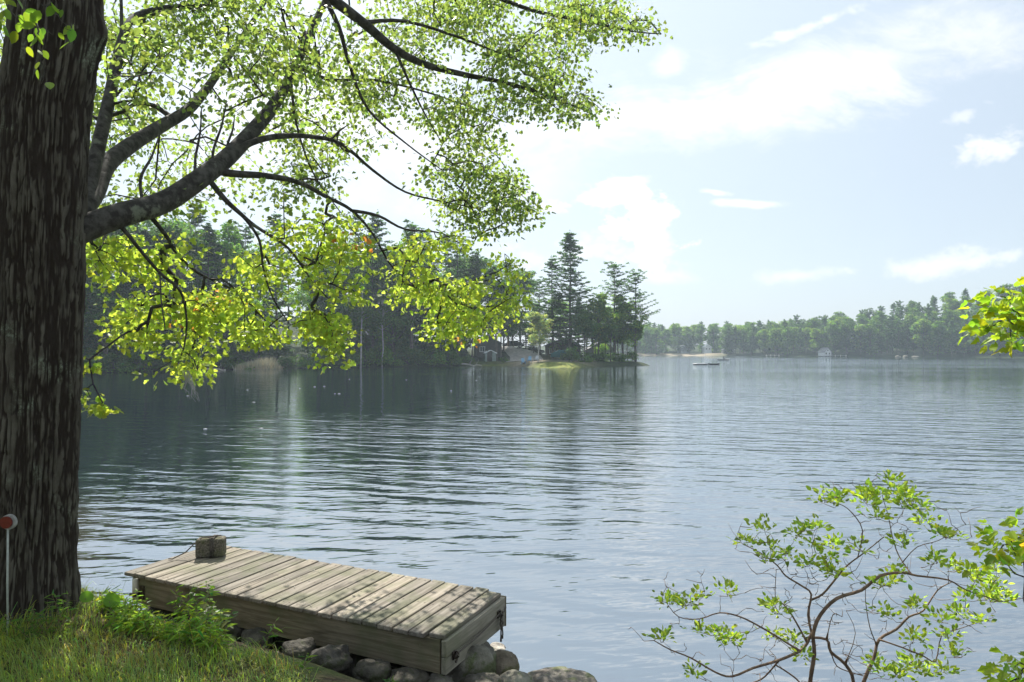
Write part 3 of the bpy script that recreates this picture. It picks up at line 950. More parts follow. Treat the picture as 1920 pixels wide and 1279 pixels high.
for k_, (px, d, s1, s2, lb) in enumerate([(1072, 111, .8, 1.0, 'rounded green bush at the right end of the lawn'), (1092, 113, .9, .7, 'dark bush at the water below the tallest pine'),
        (1110, 115, .9, .62, 'low bush on the point between the bare trunks, left one'), (1130, 117, .95, .7, 'low bush in the middle of the point'),
        (1150, 118, .9, .62, 'low bush right of the middle of the point'), (1168, 119, .9, .66, 'low bush near the tip of the point'),
        (1186, 120.5, .75, .75, 'bush drooping to the water at the tip of the point'), (945, 119, .45, .4, 'small bush at the water in front of the shed'),
        (1058, 118, .6, .5, 'small bush beside the covered boat'), (880, 119, .6, .6, 'small bush left of the shed')]):
    x = (px - 960) / F * d
    place(bush[k_ % 2], x, d, k_ * 1.1, s1, s2, lb)
# slender bare trunks standing on the point
for k_, (px, top, d, r_) in enumerate([(1101, 600, 117, .13), (1112, 590, 118.5, .22), (1118, 610, 119.5, .1), (1158, 600, 120, .12), (1177, 600, 121.5, .1), (886, 560, 122, .16), (931, 570, 120.5, .24), (940, 570, 121.5, .15),
                                         (675, 540, 107, .17), (716, 560, 109, .13), (655, 570, 110, .11), (600, 560, 108, .12), (905, 590, 126, .12)]):
    x = (px - 960) / F * d
    z = float(ground_z(np.array([x]), np.array([d]))[0])
    h_ = hgt_at(px, top, d) - z
    rng = np.random.default_rng(60 + k_)
    t = thing('slender_tree', ['slim bare-trunked tree %s' % w_ for w_ in (
        'left of the thicker trunk on the point', 'with the thickest stem of those on the point', 'just right of the thickest stem on the point', 'under the flat-topped pine', 'near the tip of the point',
        'left of the shed', 'with a stout dark stem right of the shed', 'close behind the stout stem by the shed',
        'with a pale upright stem on the dark left bank', 'right of the pale stem on the left bank', 'left of the pale stem on the left bank', 'farthest left on the dark bank', 'in the shade behind the shed')][k_], 'tree', (x, d, z))
    mt, mc = MB(), MB()
    zs = np.linspace(-0.3, h_, 8)
    ax = np.stack([rng.normal(0, .06, 8).cumsum(), rng.normal(0, .06, 8).cumsum(), zs], 1)
    mt.tube(ax, np.linspace(r_, r_ * .4, 8), 6)
    PP_ = []
    for q in range(14):
        zc = h_ * rng.uniform(0.62, 1.05); c_ = np.array([rng.normal(0, 1.0), rng.normal(0, 1.0), zc])
        a0 = np.array([np.interp(zc * .85, zs, ax[:, 0]), np.interp(zc * .85, zs, ax[:, 1]), zc * .85])
        mt.tube(branch_path(a0, c_, rng, 4), np.linspace(.04, .015, 4), 3, cap=False)
        PP_.append(c_ + rng.normal(0, .5, (70, 3)) * [1, 1, .5])
    PP_ = np.concatenate(PP_)
    mc.add(*cards(PP_, .3, rng, leafcols(len(PP_), G_DARK, rng)))
    mt.build('trunk', M['pale_bark'] if k_ in (8, 9) else M['far_bark'], t); mc.build('crown', M['far_leaf'], t, smooth=False)

# ---- the far shore
rr = random.Random(9)
WL_ = {'d': [], 'p': []}
fs = LAKE[[18, 19, 20, 21, 22, 23, 24, 25, 26, 27, 28, 29]][::-1]       # left to right
fl = np.concatenate([[0], np.cumsum(np.linalg.norm(np.diff(fs, axis=0), axis=1))])
def far_pt(s_, off):
    x = np.interp(s_, fl, fs[:, 0]); y = np.interp(s_, fl, fs[:, 1])
    return x + off * 0.62 * min(1, max(0, (x - 60) / 90)), y + off * (1 - 0.3 * min(1, max(0, (x - 60) / 90)))
for ri, (off, stp, mix_) in enumerate([(4.5, 5.4, 'ddddp'), (12, 5.4, 'ddpd'), (22, 5.4, 'ddp'), (34, 6.0, 'ddp'), (52, 6.5, 'ddp'), (72, 8, 'pd')]):
    s_ = rr.uniform(0, 4)
    while s_ < fl[-1] + 6:
        x, y = far_pt(s_, off + rr.uniform(-2, 2))
        s_ += stp * rr.uniform(0.75, 1.3)
        if ri < 2 and (80 < x < 104) and y < 352 and rr.random() < 0.75:
            continue
        if x / y < 0.14 or x / y > 0.83:
            continue
        kd = rr.choice(mix_)
        pr = rr.choice(far_dec if kd == 'd' else far_pin)
        sz = rr.uniform(0.75, 1.0) if ri < 2 else rr.uniform(0.92, 1.06)
        if pr in far_pin: sz *= 0.93
        if x / y < 0.40:
            sz *= 0.93
        if kd == 'd':
            lb, gp = (('rounded green tree at the waterline of the far shore', 'broadleaf trees along the far waterline') if ri < 2 else ('green broadleaf crown in the forest rising behind the far shore', 'broadleaf trees in the far forest'))
        else:
            lb, gp = (('dark conifer at the waterline of the far shore', 'conifers along the far waterline') if ri < 2 else ('dark conifer in the hazy forest behind the far shore', 'conifers in the far forest'))
        o_ = place(pr, x, y, rr.uniform(0, 6.28), sz * rr.uniform(0.9, 1.15), sz, lb, gp)
        if ri < 2: WL_[kd].append(o_)
ordinals(WL_['d'], .455, 'rounded green waterline tree', 'the far boathouse')
ordinals(WL_['p'], .455, 'dark waterline conifer', 'the far boathouse')
for px, top, d, lb in [(1688, 575, 300, 'flat-crowned pine rising highest left of the notch on the far skyline'), (1740, 571, 295, 'broad flat-topped pine standing out on the far skyline to the right'), (1652, 586, 300, 'thin pine standing out on the far skyline'),
                       (1528, 600, 320, 'small pointed conifer poking above the low far skyline'), (1806, 566, 290, 'pine at the crest of the far hill'), (1836, 560, 285, 'rightmost tall pine on the crest of the far hill')]:
    x = (px - 960) / F * d
    z = float(ground_z(np.array([x]), np.array([d]))[0])
    s_ = (hgt_at(px, top, d) - z) / 18
    place(far_pin[1], x, d, px, s_ * 0.8, s_, lb)

# ------------------------------------------------------------------ small things on and round the point
def gz1(x, y):
    return float(ground_z(np.array([x], float), np.array([y], float))[0])

def gable_house(name, label, cat, x, y, rz, w, dpt, h, roof_h, wall, roof, wins=(), door=None, over=0.35, group=None, base=None):
    z = gz1(x, y) - 0.15 if base is None else base
    t = thing(name, label, cat, (x, y, z), rz, group)
    b = MB()
    hw, hd = w / 2, dpt / 2
    v = [(-hw, -hd, 0), (hw, -hd, 0), (hw, hd, 0), (-hw, hd, 0), (-hw, -hd, h), (hw, -hd, h), (hw, hd, h), (-hw, hd, h), (0, -hd, h + roof_h), (0, hd, h + roof_h)]
    b.add(v, [[0, 1, 5, 4], [1, 2, 6, 5], [2, 3, 7, 6], [3, 0, 4, 7], [3, 2, 1, 0]])
    b.F += [np.array([[4, 5, 8], [6, 7, 9]])]; b.C.append(np.ones((2, 3)))
    b.build('wall', M[wall], t, smooth=False)
    r_ = MB()
    sl = math.atan2(roof_h, hw); ln = math.hypot(hw, roof_h) + over
    for s_ in (-1, 1):
        c = (s_ * (ln / 2) * math.cos(sl), 0, h + roof_h - (ln / 2) * math.sin(sl) + 0.06)
        rot = Matrix.Rotation(s_ * sl, 3, 'Y')
        r_.box(c, (ln, dpt + 2 * over, 0.12), rot)
    r_.build('roof', M[roof], t, smooth=False)
    for (wx, wz, ww_, wh) in wins:
        f_ = MB()
        for bx_, bz_, sx_, sz_ in ((0, wh / 2, ww_ + .16, .08), (0, -wh / 2, ww_ + .16, .08), (-ww_ / 2, 0, .08, wh), (ww_ / 2, 0, .08, wh), (0, 0, .05, wh)):
            f_.box((wx + bx_, -hd - 0.04, wz + bz_), (sx_, .08, sz_))
        fo = f_.build('window', M['trim'], t, smooth=False)
        g_ = MB(); g_.box((wx, -hd - 0.015, wz), (ww_ - .06, .03, wh - .06)); g_.build('pane', M['glass'], fo, smooth=False)
    if door:
        d_ = MB(); d_.box((door, -hd - 0.03, 1.0), (0.9, .06, 2.0), bevel=.01); do = d_.build('door', M['dark_paint'], t, smooth=False)
        k_ = MB(); k_.box((door + .35, -hd - .08, 1.0), (.05, .08, .05)); k_.build('handle', M['trim'], do, smooth=False)
    return t

M['trim'] = simple('white_trim', (0.72, 0.72, 0.70), 0.6, 4, 0.06)
M['glass'] = simple('dark_glass', (0.03, 0.04, 0.05), 0.08, 2, 0.1, 0, 0.8)
M['dark_paint'] = simple('dark_paint', (0.05, 0.045, 0.04), 0.6, 4, 0.2)
M['brown_wall'] = simple('brown_siding', (0.11, 0.085, 0.065), 0.8, 3, 0.25)
M['grey_wall'] = simple('grey_siding', (0.30, 0.31, 0.33), 0.8, 3, 0.15)
M['green_wall'] = simple('grey_green_siding', (0.24, 0.29, 0.27), 0.8, 3, 0.15)
M['white_wall'] = simple('white_siding', (0.72, 0.73, 0.74), 0.7, 3, 0.08)
M['roof_grey'] = simple('grey_shingle', (0.22, 0.22, 0.23), 0.9, 6, 0.25)
M['roof_pale'] = simple('pale_metal_roof', (0.78, 0.80, 0.82), 0.4, 2, 0.06)
M['teal'] = simple('teal_cover', (0.05, 0.19, 0.21), 0.6, 2, 0.2)
M['blue_plastic'] = simple('blue_plastic', (0.22, 0.42, 0.60), 0.5, 3, 0.1)
M['white_plastic'] = simple('white_plastic', (0.58, 0.59, 0.6), 0.45, 3, 0.06)
M['black'] = simple('black_paint', (0.02, 0.02, 0.022), 0.35, 3, 0.2)
M['steel'] = simple('rusty_steel', (0.07, 0.055, 0.045), 0.5, 30, 0.4, 0.0, 0.5, 0.8)
M['tyre'] = simple('tyre', (0.02, 0.02, 0.02), 0.8, 10, 0.2)
M['dry_log'] = simple('bleached_log', (0.45, 0.42, 0.36), 0.9, 6, 0.25)

gable_house('cabin', 'brown lakeside cabin half hidden behind the trees of the point', 'cabin', 9.8, 130.5, R(-8), 6.5, 5, 2.5, 1.3, 'brown_wall', 'roof_grey', [(-1.9, 1.5, 1.0, 0.9), (1.7, 1.5, 1.0, 0.9)], 0.2)
gable_house('cabin', 'pale grey house wall glimpsed between bare trunks on the point', 'cabin', 16.5, 129, R(5), 5, 4, 2.6, 1.5, 'grey_wall', 'roof_grey', [(0.9, 1.5, 1.0, 1.0)], -1.0, base=0.3)
gable_house('shed', 'small grey-green garden shed with a pale roof edge at the shore', 'shed', -3.9, 120.6, R(12), 1.9, 1.6, 1.55, 0.45, 'green_wall', 'roof_pale', [], -0.2, over=0.18)
gable_house('carport', 'dark open-fronted building in the shade behind the shed', 'carport', -4.6, 127, R(10), 4.6, 4, 2.6, 1.3, 'dark_paint', 'roof_grey', [(-1.2, 1.5, .9, .9)], 0.9)

def car(label, x, y, rz, paint):
    z = gz1(x, y) + 0.02
    t = thing('parked_car', label, 'car', (x, y, z), rz)
    prof = [(-2.2, .35), (-2.25, .75), (-2.0, .98), (-1.5, 1.02), (-1.05, 1.5), (.7, 1.52), (1.35, 1.02), (2.05, .9), (2.2, .6), (2.15, .35)]
    b = MB(); n_ = len(prof)
    v = [(px_, -.88, pz_) for px_, pz_ in prof] + [(px_, .88, pz_) for px_, pz_ in prof]
    b.add(v, [[i_, (i_ + 1) % n_, n_ + (i_ + 1) % n_, n_ + i_] for i_ in range(n_)])
    ctr = [(0, -.9, .75), (0, .9, .75)]
    b.V.append(np.array(ctr)); q = b.n; b.n += 2
    b.F.append(np.array([[i_, q, (i_ + 1) % n_] for i_ in range(n_)] + [[n_ + i_, n_ + (i_ + 1) % n_, q + 1] for i_ in range(n_)])); b.C.append(np.ones((2 * n_, 3)))
    b.build('body', paint, t, smooth=False)
    for s_ in (-1, 1):
        w_ = MB(); w_.box((-.2, s_ * .905, 1.25), (1.5, .03, .36)); w_.build('window', M['glass'], t, smooth=False)
        for x_ in (-1.35, 1.35):
            k_ = MB(); k_.tube([(x_, s_ * .78, .33), (x_, s_ * .93, .33)], .33, 12); wo_ = k_.build('wheel', M['tyre'], t)
            k_ = MB(); k_.tube([(x_, s_ * .90, .33), (x_, s_ * .94, .33)], .18, 10); k_.build('rim', M['trim'], wo_)
    return t
car('black parked car at the head of the gravel drive', 0.3, 141, R(8), M['black'])
car('dark parked car right of the black one at the head of the drive', 4.6, 141.5, R(-5), M['dark_paint'])

def adirondack(label, x, y, rz, mat):
    t = thing('garden_chair', label, 'chair', (x, y, gz1(x, y) + .02), rz)
    b = MB()
    for k_ in range(5): b.box((-.22 + .11 * k_, 0, .32), (.095, .5, .025), Matrix.Rotation(R(-12), 3, 'X'))
    b.build('seat', mat, t, smooth=False)
    b = MB()
    for k_ in range(5): b.box((-.22 + .11 * k_, .36, .66 + .03 * (2 - abs(k_ - 2))), (.095, .025, .72), Matrix.Rotation(R(-20), 3, 'X'))
    b.build('backrest', mat, t, smooth=False)
    for s_ in (-1, 1):
        b = MB(); b.box((s_ * .33, -.02, .55), (.13, .7, .025)); b.build('armrest', mat, t, smooth=False)
        b = MB(); b.box((s_ * .31, -.27, .27), (.03, .09, .54)); b.build('leg', mat, t, smooth=False)
        b = MB(); b.box((s_ * .28, .12, .22), (.03, .8, .12), Matrix.Rotation(R(-18), 3, 'X')); b.build('side_rail', mat, t, smooth=False)
    return t
adirondack('pale blue garden chair on the gravel, left of the pair', 1.9, 113.6, R(15), M['blue_plastic'])
adirondack('pale blue garden chair on the gravel, right of the pair', 2.9, 113.5, R(-12), M['blue_plastic'])
adirondack('white garden chair beside the two blue ones', 4.0, 113.2, R(-25), M['white_plastic'])

def hull(name, L, W, Hh, mat, parent=None, n=13, rings=5, z0=0.0, open_top=True):
    b = MB()
    xs = np.linspace(-L / 2, L / 2, n)
    v = []
    for x_ in xs:
        u_ = abs(x_) / (L / 2)
        wd = W / 2 * (1 - u_ ** 2.6) + .015
        for q in range(rings * 2 - 1):
            a_ = math.pi * q / (rings * 2 - 2)
            v.append((x_, -wd * math.cos(a_), z0 + Hh * (1 - math.sin(a_) ** .7) + .12 * Hh * u_ ** 3 * 2))
    m_ = rings * 2 - 1
    f_ = [[i_ * m_ + j_, (i_ + 1) * m_ + j_, (i_ + 1) * m_ + j_ + 1, i_ * m_ + j_ + 1] for i_ in range(n - 1) for j_ in range(m_ - 1)]
    b.add(v, f_)
    b.add([v[i_ * m_] for i_ in range(n)] + [v[i_ * m_ + m_ - 1] for i_ in range(n)], [[i_, i_ + 1, n + i_ + 1, n + i_] for i_ in range(n - 1)])
    return b.build(name, mat, parent)
t = thing('covered_boat', 'long boat under a teal cover in front of the cabin', 'boat', (9.3, 121.5, gz1(9.3, 121.5) + .12), R(4))
hull('hull', 4.8, 1.6, .65, M['teal'], t)
b = MB(); b.tube([(-2.2, 0, .68), (-1, 0, .92), (1, 0, .95), (2.2, 0, .7)], [.12, .5, .5, .12], 8); b.build('cover', M['teal'], t)

# swim raft with a pole and a dark canoe alongside, and a paddler further out
t = thing('swim_raft', 'white swim raft with an upright pole out on the lake', 'raft', (35.3, 128, 0), R(6))
b = MB(); b.box((0, 0, .2), (2.2, 1.9, .16), bevel=.03); b.build('deck', M['white_plastic'], t, smooth=False)
b = MB()
for y_ in (-.8, .8): b.tube([(-1.05, y_, .05), (1.05, y_, .05)], .11, 8)
b.build('float', M['dark_paint'], t)
b = MB(); b.tube([(.9, .2, .3), (.92, .2, 2.1)], .035, 6); b.build('pole', M['white_plastic'], t)
t = thing('canoe', 'dark low canoe lying against the white swim raft', 'canoe', (37.7, 127.6, -.02), R(3))
hull('hull', 2.3, .7, .26, M['black'], t)
t = thing('rowing_boat', 'small white boat with a lone dark-clothed rower far out', 'boat', (57.0, 184, -.05), R(8))
hull('hull', 3.6, 1.3, .45, M['white_plastic'], t)
b = MB(); b.box((0, 0, .36), (.3, 1.1, .04)); b.build('seat', M['dry_log'], t, smooth=False)
b = MB()
for s_ in (-1, 1): b.tube([(0.2, s_ * .5, .5), (.5, s_ * 1.7, .12)], .025, 5)
b.build('oar', M['dry_log'], t)
# rower: one continuous skinned body sitting on the thwart
def person(loc, rz, label):
    me = bpy.data.meshes.new('person')
    J = {'pelvis': (0, 0, .08), 'waist': (0, 0, .26), 'chest': (0, 0, .46), 'neck': (0, 0, .60), 'head': (0, -.02, .70), 'crown': (0, -.01, .82),
         'shL': (.17, 0, .54), 'elL': (.26, -.16, .36), 'haL': (.20, -.40, .34), 'shR': (-.17, 0, .54), 'elR': (-.26, -.16, .36), 'haR': (-.20, -.40, .34),
         'hiL': (.10, -.02, .04), 'knL': (.13, -.44, .14), 'anL': (.12, -.72, -.18), 'toL': (.12, -.86, -.20), 'hiR': (-.10, -.02, .04), 'knR': (-.13, -.44, .14), 'anR': (-.12, -.72, -.18), 'toR': (-.12, -.86, -.20)}
    E = [('pelvis', 'waist'), ('waist', 'chest'), ('chest', 'neck'), ('neck', 'head'), ('head', 'crown'), ('chest', 'shL'), ('shL', 'elL'), ('elL', 'haL'), ('chest', 'shR'), ('shR', 'elR'), ('elR', 'haR'),
         ('pelvis', 'hiL'), ('hiL', 'knL'), ('knL', 'anL'), ('anL', 'toL'), ('pelvis', 'hiR'), ('hiR', 'knR'), ('knR', 'anR'), ('anR', 'toR')]
    rad_ = dict(pelvis=.15, waist=.13, chest=.15, neck=.055, head=.10, crown=.07, shL=.07, elL=.045, haL=.04, shR=.07, elR=.045, haR=.04, hiL=.10, knL=.065, anL=.045, toL=.035, hiR=.10, knR=.065, anR=.045, toR=.035)
    ks = list(J)
    me.from_pydata([J[k_] for k_ in ks], [(ks.index(a), ks.index(b_)) for a, b_ in E], [])
    o = bpy.data.objects.new('person', me); COL.objects.link(o)
    o.location = loc; o.rotation_euler = (0, 0, rz)
    o.modifiers.new('skin', 'SKIN'); s_ = o.modifiers.new('sub', 'SUBSURF'); s_.levels = s_.render_levels = 1
    for i_, k_ in enumerate(ks):
        me.skin_vertices[0].data[i_].radius = (rad_[k_],) * 2
    me.skin_vertices[0].data[0].use_root = True
    me.materials.append(M['black'])
    return tag(o, label, 'person')
person((57.0, 184, .36), R(60), 'person in dark clothes sitting in the small white boat')

# houses and landings across the lake
gable_house('lake_house', 'pale roof among the trees above the beach, left one', 'house', 89.5, 357, R(10), 4.6, 5, 2.4, 1.5, 'grey_wall', 'roof_pale', [(-1.2, 1.3, .9, .9), (1.2, 1.3, .9, .9)], 0)
gable_house('lake_house', 'bright white house at the right end of the far beach', 'house', 100.5, 352, R(0), 3.6, 4, 3.2, 1.4, 'white_wall', 'roof_pale', [(-.8, 2.3, .8, .8), (.8, 2.3, .8, .8)], 0)
gable_house('lake_house', 'low pale roof in the trees right of the far beach', 'house', 108.5, 343, R(-6), 5.5, 4, 2.0, 1.0, 'grey_wall', 'roof_pale', [(-1.5, 1.1, .9, .8), (1.5, 1.1, .9, .8)], 0)
gable_house('boathouse', 'small white gabled boathouse on the far waterline', 'boathouse', 139.0, 303.5, R(14), 3.6, 4, 1.8, 1.9, 'white_wall', 'roof_grey', [(-.8, 1.1, .8, .8), (.8, 1.1, .8, .8), (0, 2.5, .6, .6)], None, base=0.2)
def jetty(label, x, y, rz, L):
    t = thing('jetty', label, 'jetty', (x, y, 0), rz)
    b = MB()
    for k_ in range(int(L / .5)): b.box((-L / 2 + .25 + k_ * .5, 0, .5), (.46, 1.6, .07))
    b.build('deck', M['white_plastic'], t, smooth=False)
    for x_ in np.linspace(-L / 2 + .3, L / 2 - .3, 4):
        for s_ in (-.7, .7):
            b = MB(); b.tube([(x_, s_, -1.2), (x_, s_, .75)], .07, 6); b.build('post', M['dry_log'], t)
jetty('low white jetty beside the far boathouse', 143.0, 299.5, R(-20), 7)
jetty('low pale jetty at the far waterline left of the white boathouse', 118.0, 309, R(-10), 6)

# fallen bleached trunk at the water left of the shed
def log(label, a, b_, r_):
    rng = np.random.default_rng(int(abs(a[0] * 10)))
    mb = MB(); p = branch_path(np.array(a, float), np.array(b_, float), rng, 8, .02)
    mb.tube(p, np.linspace(r_, r_ * .5, 8), 7)
    for q in (3, 5): mb.tube(branch_path(p[q], p[q] + np.array([.4, -.5, .9]), rng, 4, .05), np.linspace(r_ * .4, .02, 4), 5)
    return tag(mb.build('fallen_log', M['dry_log'], None, a), label, 'log')
log('bleached fallen log at the water left of the shed', (-8.6, 117.0, .35), (-5.2, 116.5, .15), .14)
log('pale fallen tree trunk at the water below the bare bank left of the reeds', (-41.5, 91.5, .3), (-39.0, 93.0, .05), .14)

# ------------------------------------------------------------------ boulders
def rock(c, rx, ry, rz_, seed, label, tint=(1, 1, 1), rot=0.0, group=None, mat='rock', rough=0.22, sub=28):
    n1, n2 = sub, sub * 2
    th = np.linspace(0.001, math.pi - .001, n1)[:, None]; ph = np.linspace(0, 2 * math.pi, n2, endpoint=False)[None]
    d = np.stack([np.sin(th) * np.cos(ph), np.sin(th) * np.sin(ph), np.cos(th) * np.ones_like(ph)], -1)
    q = np.sign(d) * np.abs(d) ** 0.92
    nse = fbm(d[..., 0] * 1.4 + seed * 3.1 + 50, d[..., 1] * 1.4 + 50, d[..., 2] * 1.4 + 50, 4) - .5
    n3 = fbm(d[..., 0] * 6 + seed + 50, d[..., 1] * 6 + 50, d[..., 2] * 6 + 50, 3) - .5
    v = q * (1 + nse[..., None] * rough * 4 + n3[..., None] * .10) * np.array([rx, ry, rz_])
    c_, s_ = math.cos(rot), math.sin(rot)
    v = np.stack([v[..., 0] * c_ - v[..., 1] * s_, v[..., 0] * s_ + v[..., 1] * c_, v[..., 2]], -1)
    i, j = np.meshgrid(np.arange(n1 - 1), np.arange(n2), indexing='ij')
    f = np.stack([i * n2 + j, (i + 1) * n2 + j, (i + 1) * n2 + (j + 1) % n2, i * n2 + (j + 1) % n2], -1).reshape(-1, 4)
    mb = MB(); mb.add(v.reshape(-1, 3) + np.array(c), f, tint)
    return tag(mb.build('boulder', M[mat], None, c), label, 'rock', group)
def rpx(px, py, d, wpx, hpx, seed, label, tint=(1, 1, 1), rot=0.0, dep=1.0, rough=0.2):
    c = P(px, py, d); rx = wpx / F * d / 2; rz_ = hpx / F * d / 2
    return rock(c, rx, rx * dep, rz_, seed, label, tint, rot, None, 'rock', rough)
rpx(874, 1256, 5.25, 118, 110, 1, 'big mossy boulder under the right corner of the float', (.85, .88, .8), .3, .9)
rpx(943, 1250, 5.35, 60, 56, 2, 'round brown boulder right of the float at the water edge', (.85, .78, .66), 0, 1, .07)
rpx(1045, 1296, 5.2, 160, 62, 3, 'long flat lichen-spotted boulder running out of the bottom of the view', (1.1, 1.08, 1.05), .1, .7, .14)
rpx(966, 1283, 5.05, 66, 44, 4, 'pale greenish stone below the round brown boulder', (1.15, 1.2, 1.1), 0, 1, .12)
rpx(932, 1217, 5.9, 34, 16, 5, 'small white stone awash behind the big mossy boulder', (2.2, 2.2, 2.2), 0, 1, .15)
rpx(905, 1291, 4.9, 80, 46, 6, 'dark flat stone in front of the big mossy boulder', (.6, .6, .55), .4, 1)
rpx(620, 1240, 4.95, 74, 52, 7, 'grey boulder in the shade under the middle of the float', (.38, .38, .37), .8)  # stones under the float carry low tints that deepen its shade
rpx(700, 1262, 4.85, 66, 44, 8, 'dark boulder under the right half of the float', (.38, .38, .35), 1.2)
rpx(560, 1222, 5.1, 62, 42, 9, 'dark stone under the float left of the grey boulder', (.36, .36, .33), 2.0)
rpx(762, 1276, 4.8, 70, 40, 10, 'half buried stone in front of the right end of the float', (.45, .44, .4), .4)
rpx(820, 1284, 4.85, 60, 40, 11, 'grey stone below the near right corner of the float', (.6, .6, .56), 1.4)
rpx(668, 1232, 5.4, 50, 50, 12, 'upright dark stone propping the float from behind', (.5, .5, .46), .1)
rpx(166, 1153, 5.3, 60, 34, 13, 'pinkish brown stone beside the trunk in the grass', (1.5, 1.1, .9), .3, 1, .12)
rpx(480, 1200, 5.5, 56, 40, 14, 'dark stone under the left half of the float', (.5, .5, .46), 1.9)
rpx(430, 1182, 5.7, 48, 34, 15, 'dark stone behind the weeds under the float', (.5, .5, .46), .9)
rpx(850, 1215, 5.8, 60, 60, 16, 'dark boulder in the water behind the big mossy one', (.6, .6, .55), .5)
rr = random.Random(14)
for k_ in range(13):      # stones added to fill the gap under the float, tinted dark for its shade
    u_ = .05 + .075 * k_
    p_ = PZ(831, 1192, .68) * (1 - u_) + PZ(236, 1070, .68) * u_
    x, y = p_[0] + rr.uniform(.08, .2), p_[1] + rr.uniform(.15, .4)
    s_ = rr.uniform(.15, .21)
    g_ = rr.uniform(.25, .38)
    rock((x, y, .41 - s_ * .8 - .03), s_ * 1.25, s_, s_ * .8, 300 + k_, 'stone tinted dark for shade in the heap filling the gap under the float, %s from its right end' % ['first', 'second', 'third', 'fourth', 'fifth', 'sixth', 'seventh', 'eighth', 'ninth', 'tenth', 'eleventh', 'twelfth', 'thirteenth'][k_], (g_, g_, g_ * .95), rr.uniform(0, 3), None, rough=.10, sub=18)
rr = random.Random(4)
for k_ in range(34):
    x = rr.uniform(-3.6, 2.2); y0 = np.interp(x, [-4.2, -2.6, -1, .2, 1.2, 2.1], [7.0, 6.3, 5.8, 5.35, 4.9, 4.5])
    y = y0 - rr.uniform(-.25, 1.15)
    z = gz1(x, y)
    if x > 0.3: y = y0 - rr.uniform(.3, 1.0); z = gz1(x, y)
    s_ = rr.uniform(.07, .17)
    # stay clear of the underside of the float
    z = min(z, .20)
    g_ = rr.uniform(.26, .45)  # low tint stands in for shade where sun still reaches the stones
    rock((x, y, z + .01), s_ * rr.uniform(.9, 1.5), s_, s_ * .7, 100 + k_, 'rounded stone, tinted dark as if shaded, in the rubble under and around the float', (g_, g_, g_ * .95), rr.uniform(0, 3), 'rubble stones along the near bank', rough=.15, sub=18)
for px, d, w_, h_, lb in [(1684, 272, 1.8, .55, 'pale boulder at the far waterline, left one of three'), (1697, 270, 1.4, .7, 'pale boulder at the far waterline, middle one of three'), (1716, 268, 2.4, .45, 'pale boulder at the far waterline, right one of three')]:
    rock(((px - 960) / F * d, d, .1), w_ / 2, 1.2, h_, px, lb, (1.1, 1.1, 1.1), 0, None, 'rock', .2, 14)

# ------------------------------------------------------------------ the wooden float drawn up on the bank
ZT = 0.68
A, B, Cc, Dd = PZ(236, 1070, ZT), PZ(831, 1192, ZT), PZ(953, 1114, ZT), PZ(423, 1023, ZT)
org = B.copy(); ux = (A - B); L_f = float(np.linalg.norm(ux)); ux /= L_f
W_f = 0.5 * float(np.linalg.norm(Cc - B) + np.linalg.norm(Dd - A))
rz_f = math.atan2(ux[1], ux[0])
# local frame: x from the right near corner to the left, y negative = away from the eye
fl_ = thing('wooden_float', 'weathered wooden swim float drawn up on the rocks beside the big tree', 'float', tuple(B), rz_f)
rng = np.random.default_rng(12)
pitch = L_f / 24.0        # about DECK_PITCH
mb = MB()
for k_ in range(24):
    x0 = k_ * pitch; w_ = pitch - 0.016
    ov = 0.03 if k_ > 0 else -0.012                     # the last board is cut flush with the near side
    far_ov = rng.uniform(-.008, .008) + (0.012 if k_ else -.02)
    y1, y2 = ov + rng.uniform(-.006, .006), -(W_f + far_ov)
    c_ = rng.uniform(0, 1)
    n_ = 5
    z_ = ZT * 0 - 0.016 + rng.uniform(-.0025, .0025)
    rot = Matrix.Rotation(rng.normal(0, .004), 3, 'Z') @ Matrix.Rotation(rng.normal(0, .006), 3, 'Y')
    mb.box((x0 + w_ / 2, (y1 + y2) / 2, z_), (w_, y1 - y2, .032), rot, (c_, rng.uniform(), rng.uniform()), .004)
mb.build('deck_boards', M['deck'], fl_, smooth=False)
zb = -0.035; bh = .245
mb = MB(); mb.box((L_f / 2 - .03, -.0205, zb - bh / 2), (L_f - .12, .04, bh), None, (.4, .3, .6), .004)
mb.build('side_board', M['side'], fl_, smooth=False)
mb = MB(); mb.box((L_f / 2 - .03, -(W_f - .02), zb - bh / 2), (L_f - .12, .04, bh), None, (.5, .8, .1), .004)
mb.build('side_board', M['side'], fl_, smooth=False)
mb = MB(); mb.box((-.004, -W_f / 2, zb - .062), (.042, W_f - .002, .118), None, (.8, .5, .2), .004)
mb.build('end_board', M['endb'], fl_, smooth=False)
mb = MB(); mb.box((-.002, -W_f / 2, zb - .185), (.040, W_f - .002, .118), None, (.6, .1, .8), .004)
mb.build('end_board', M['endb'], fl_, smooth=False)
mb = MB(); mb.box((-.002, -W_f - .009, zb - .125), (.05, .016, .25), None, (.1, .4, .3), .003)
mb.build('corner_strip', M['side'], fl_, smooth=False)
mb = MB(); mb.box((L_f - .11, -W_f / 2, zb - .11), (.04, W_f - .09, .2), None, (.3, .4, .6), .004)
mb.build('end_board', M['side'], fl_, smooth=False)
mb = MB()
for y_ in (-.22, -.5, -.78):
    mb.box((L_f / 2, y_ * W_f / .95, zb - .10), (L_f - .3, .04, .18), None, (.2, .5, .5), .003)
mb.build('joist', M['side'], fl_, smooth=False)
mb = MB(); mb.tube([(L_f - .62, -.3, zb - .25), (L_f - .42, -.3, zb - .17)], .05, 8); mb.box((L_f / 2 - .1, -W_f * .5, zb - .262), (L_f - 1.2, .5, .05), None, (.2, .4, .5), .01)
mb.build('float_skid', M['side'], fl_, smooth=False)
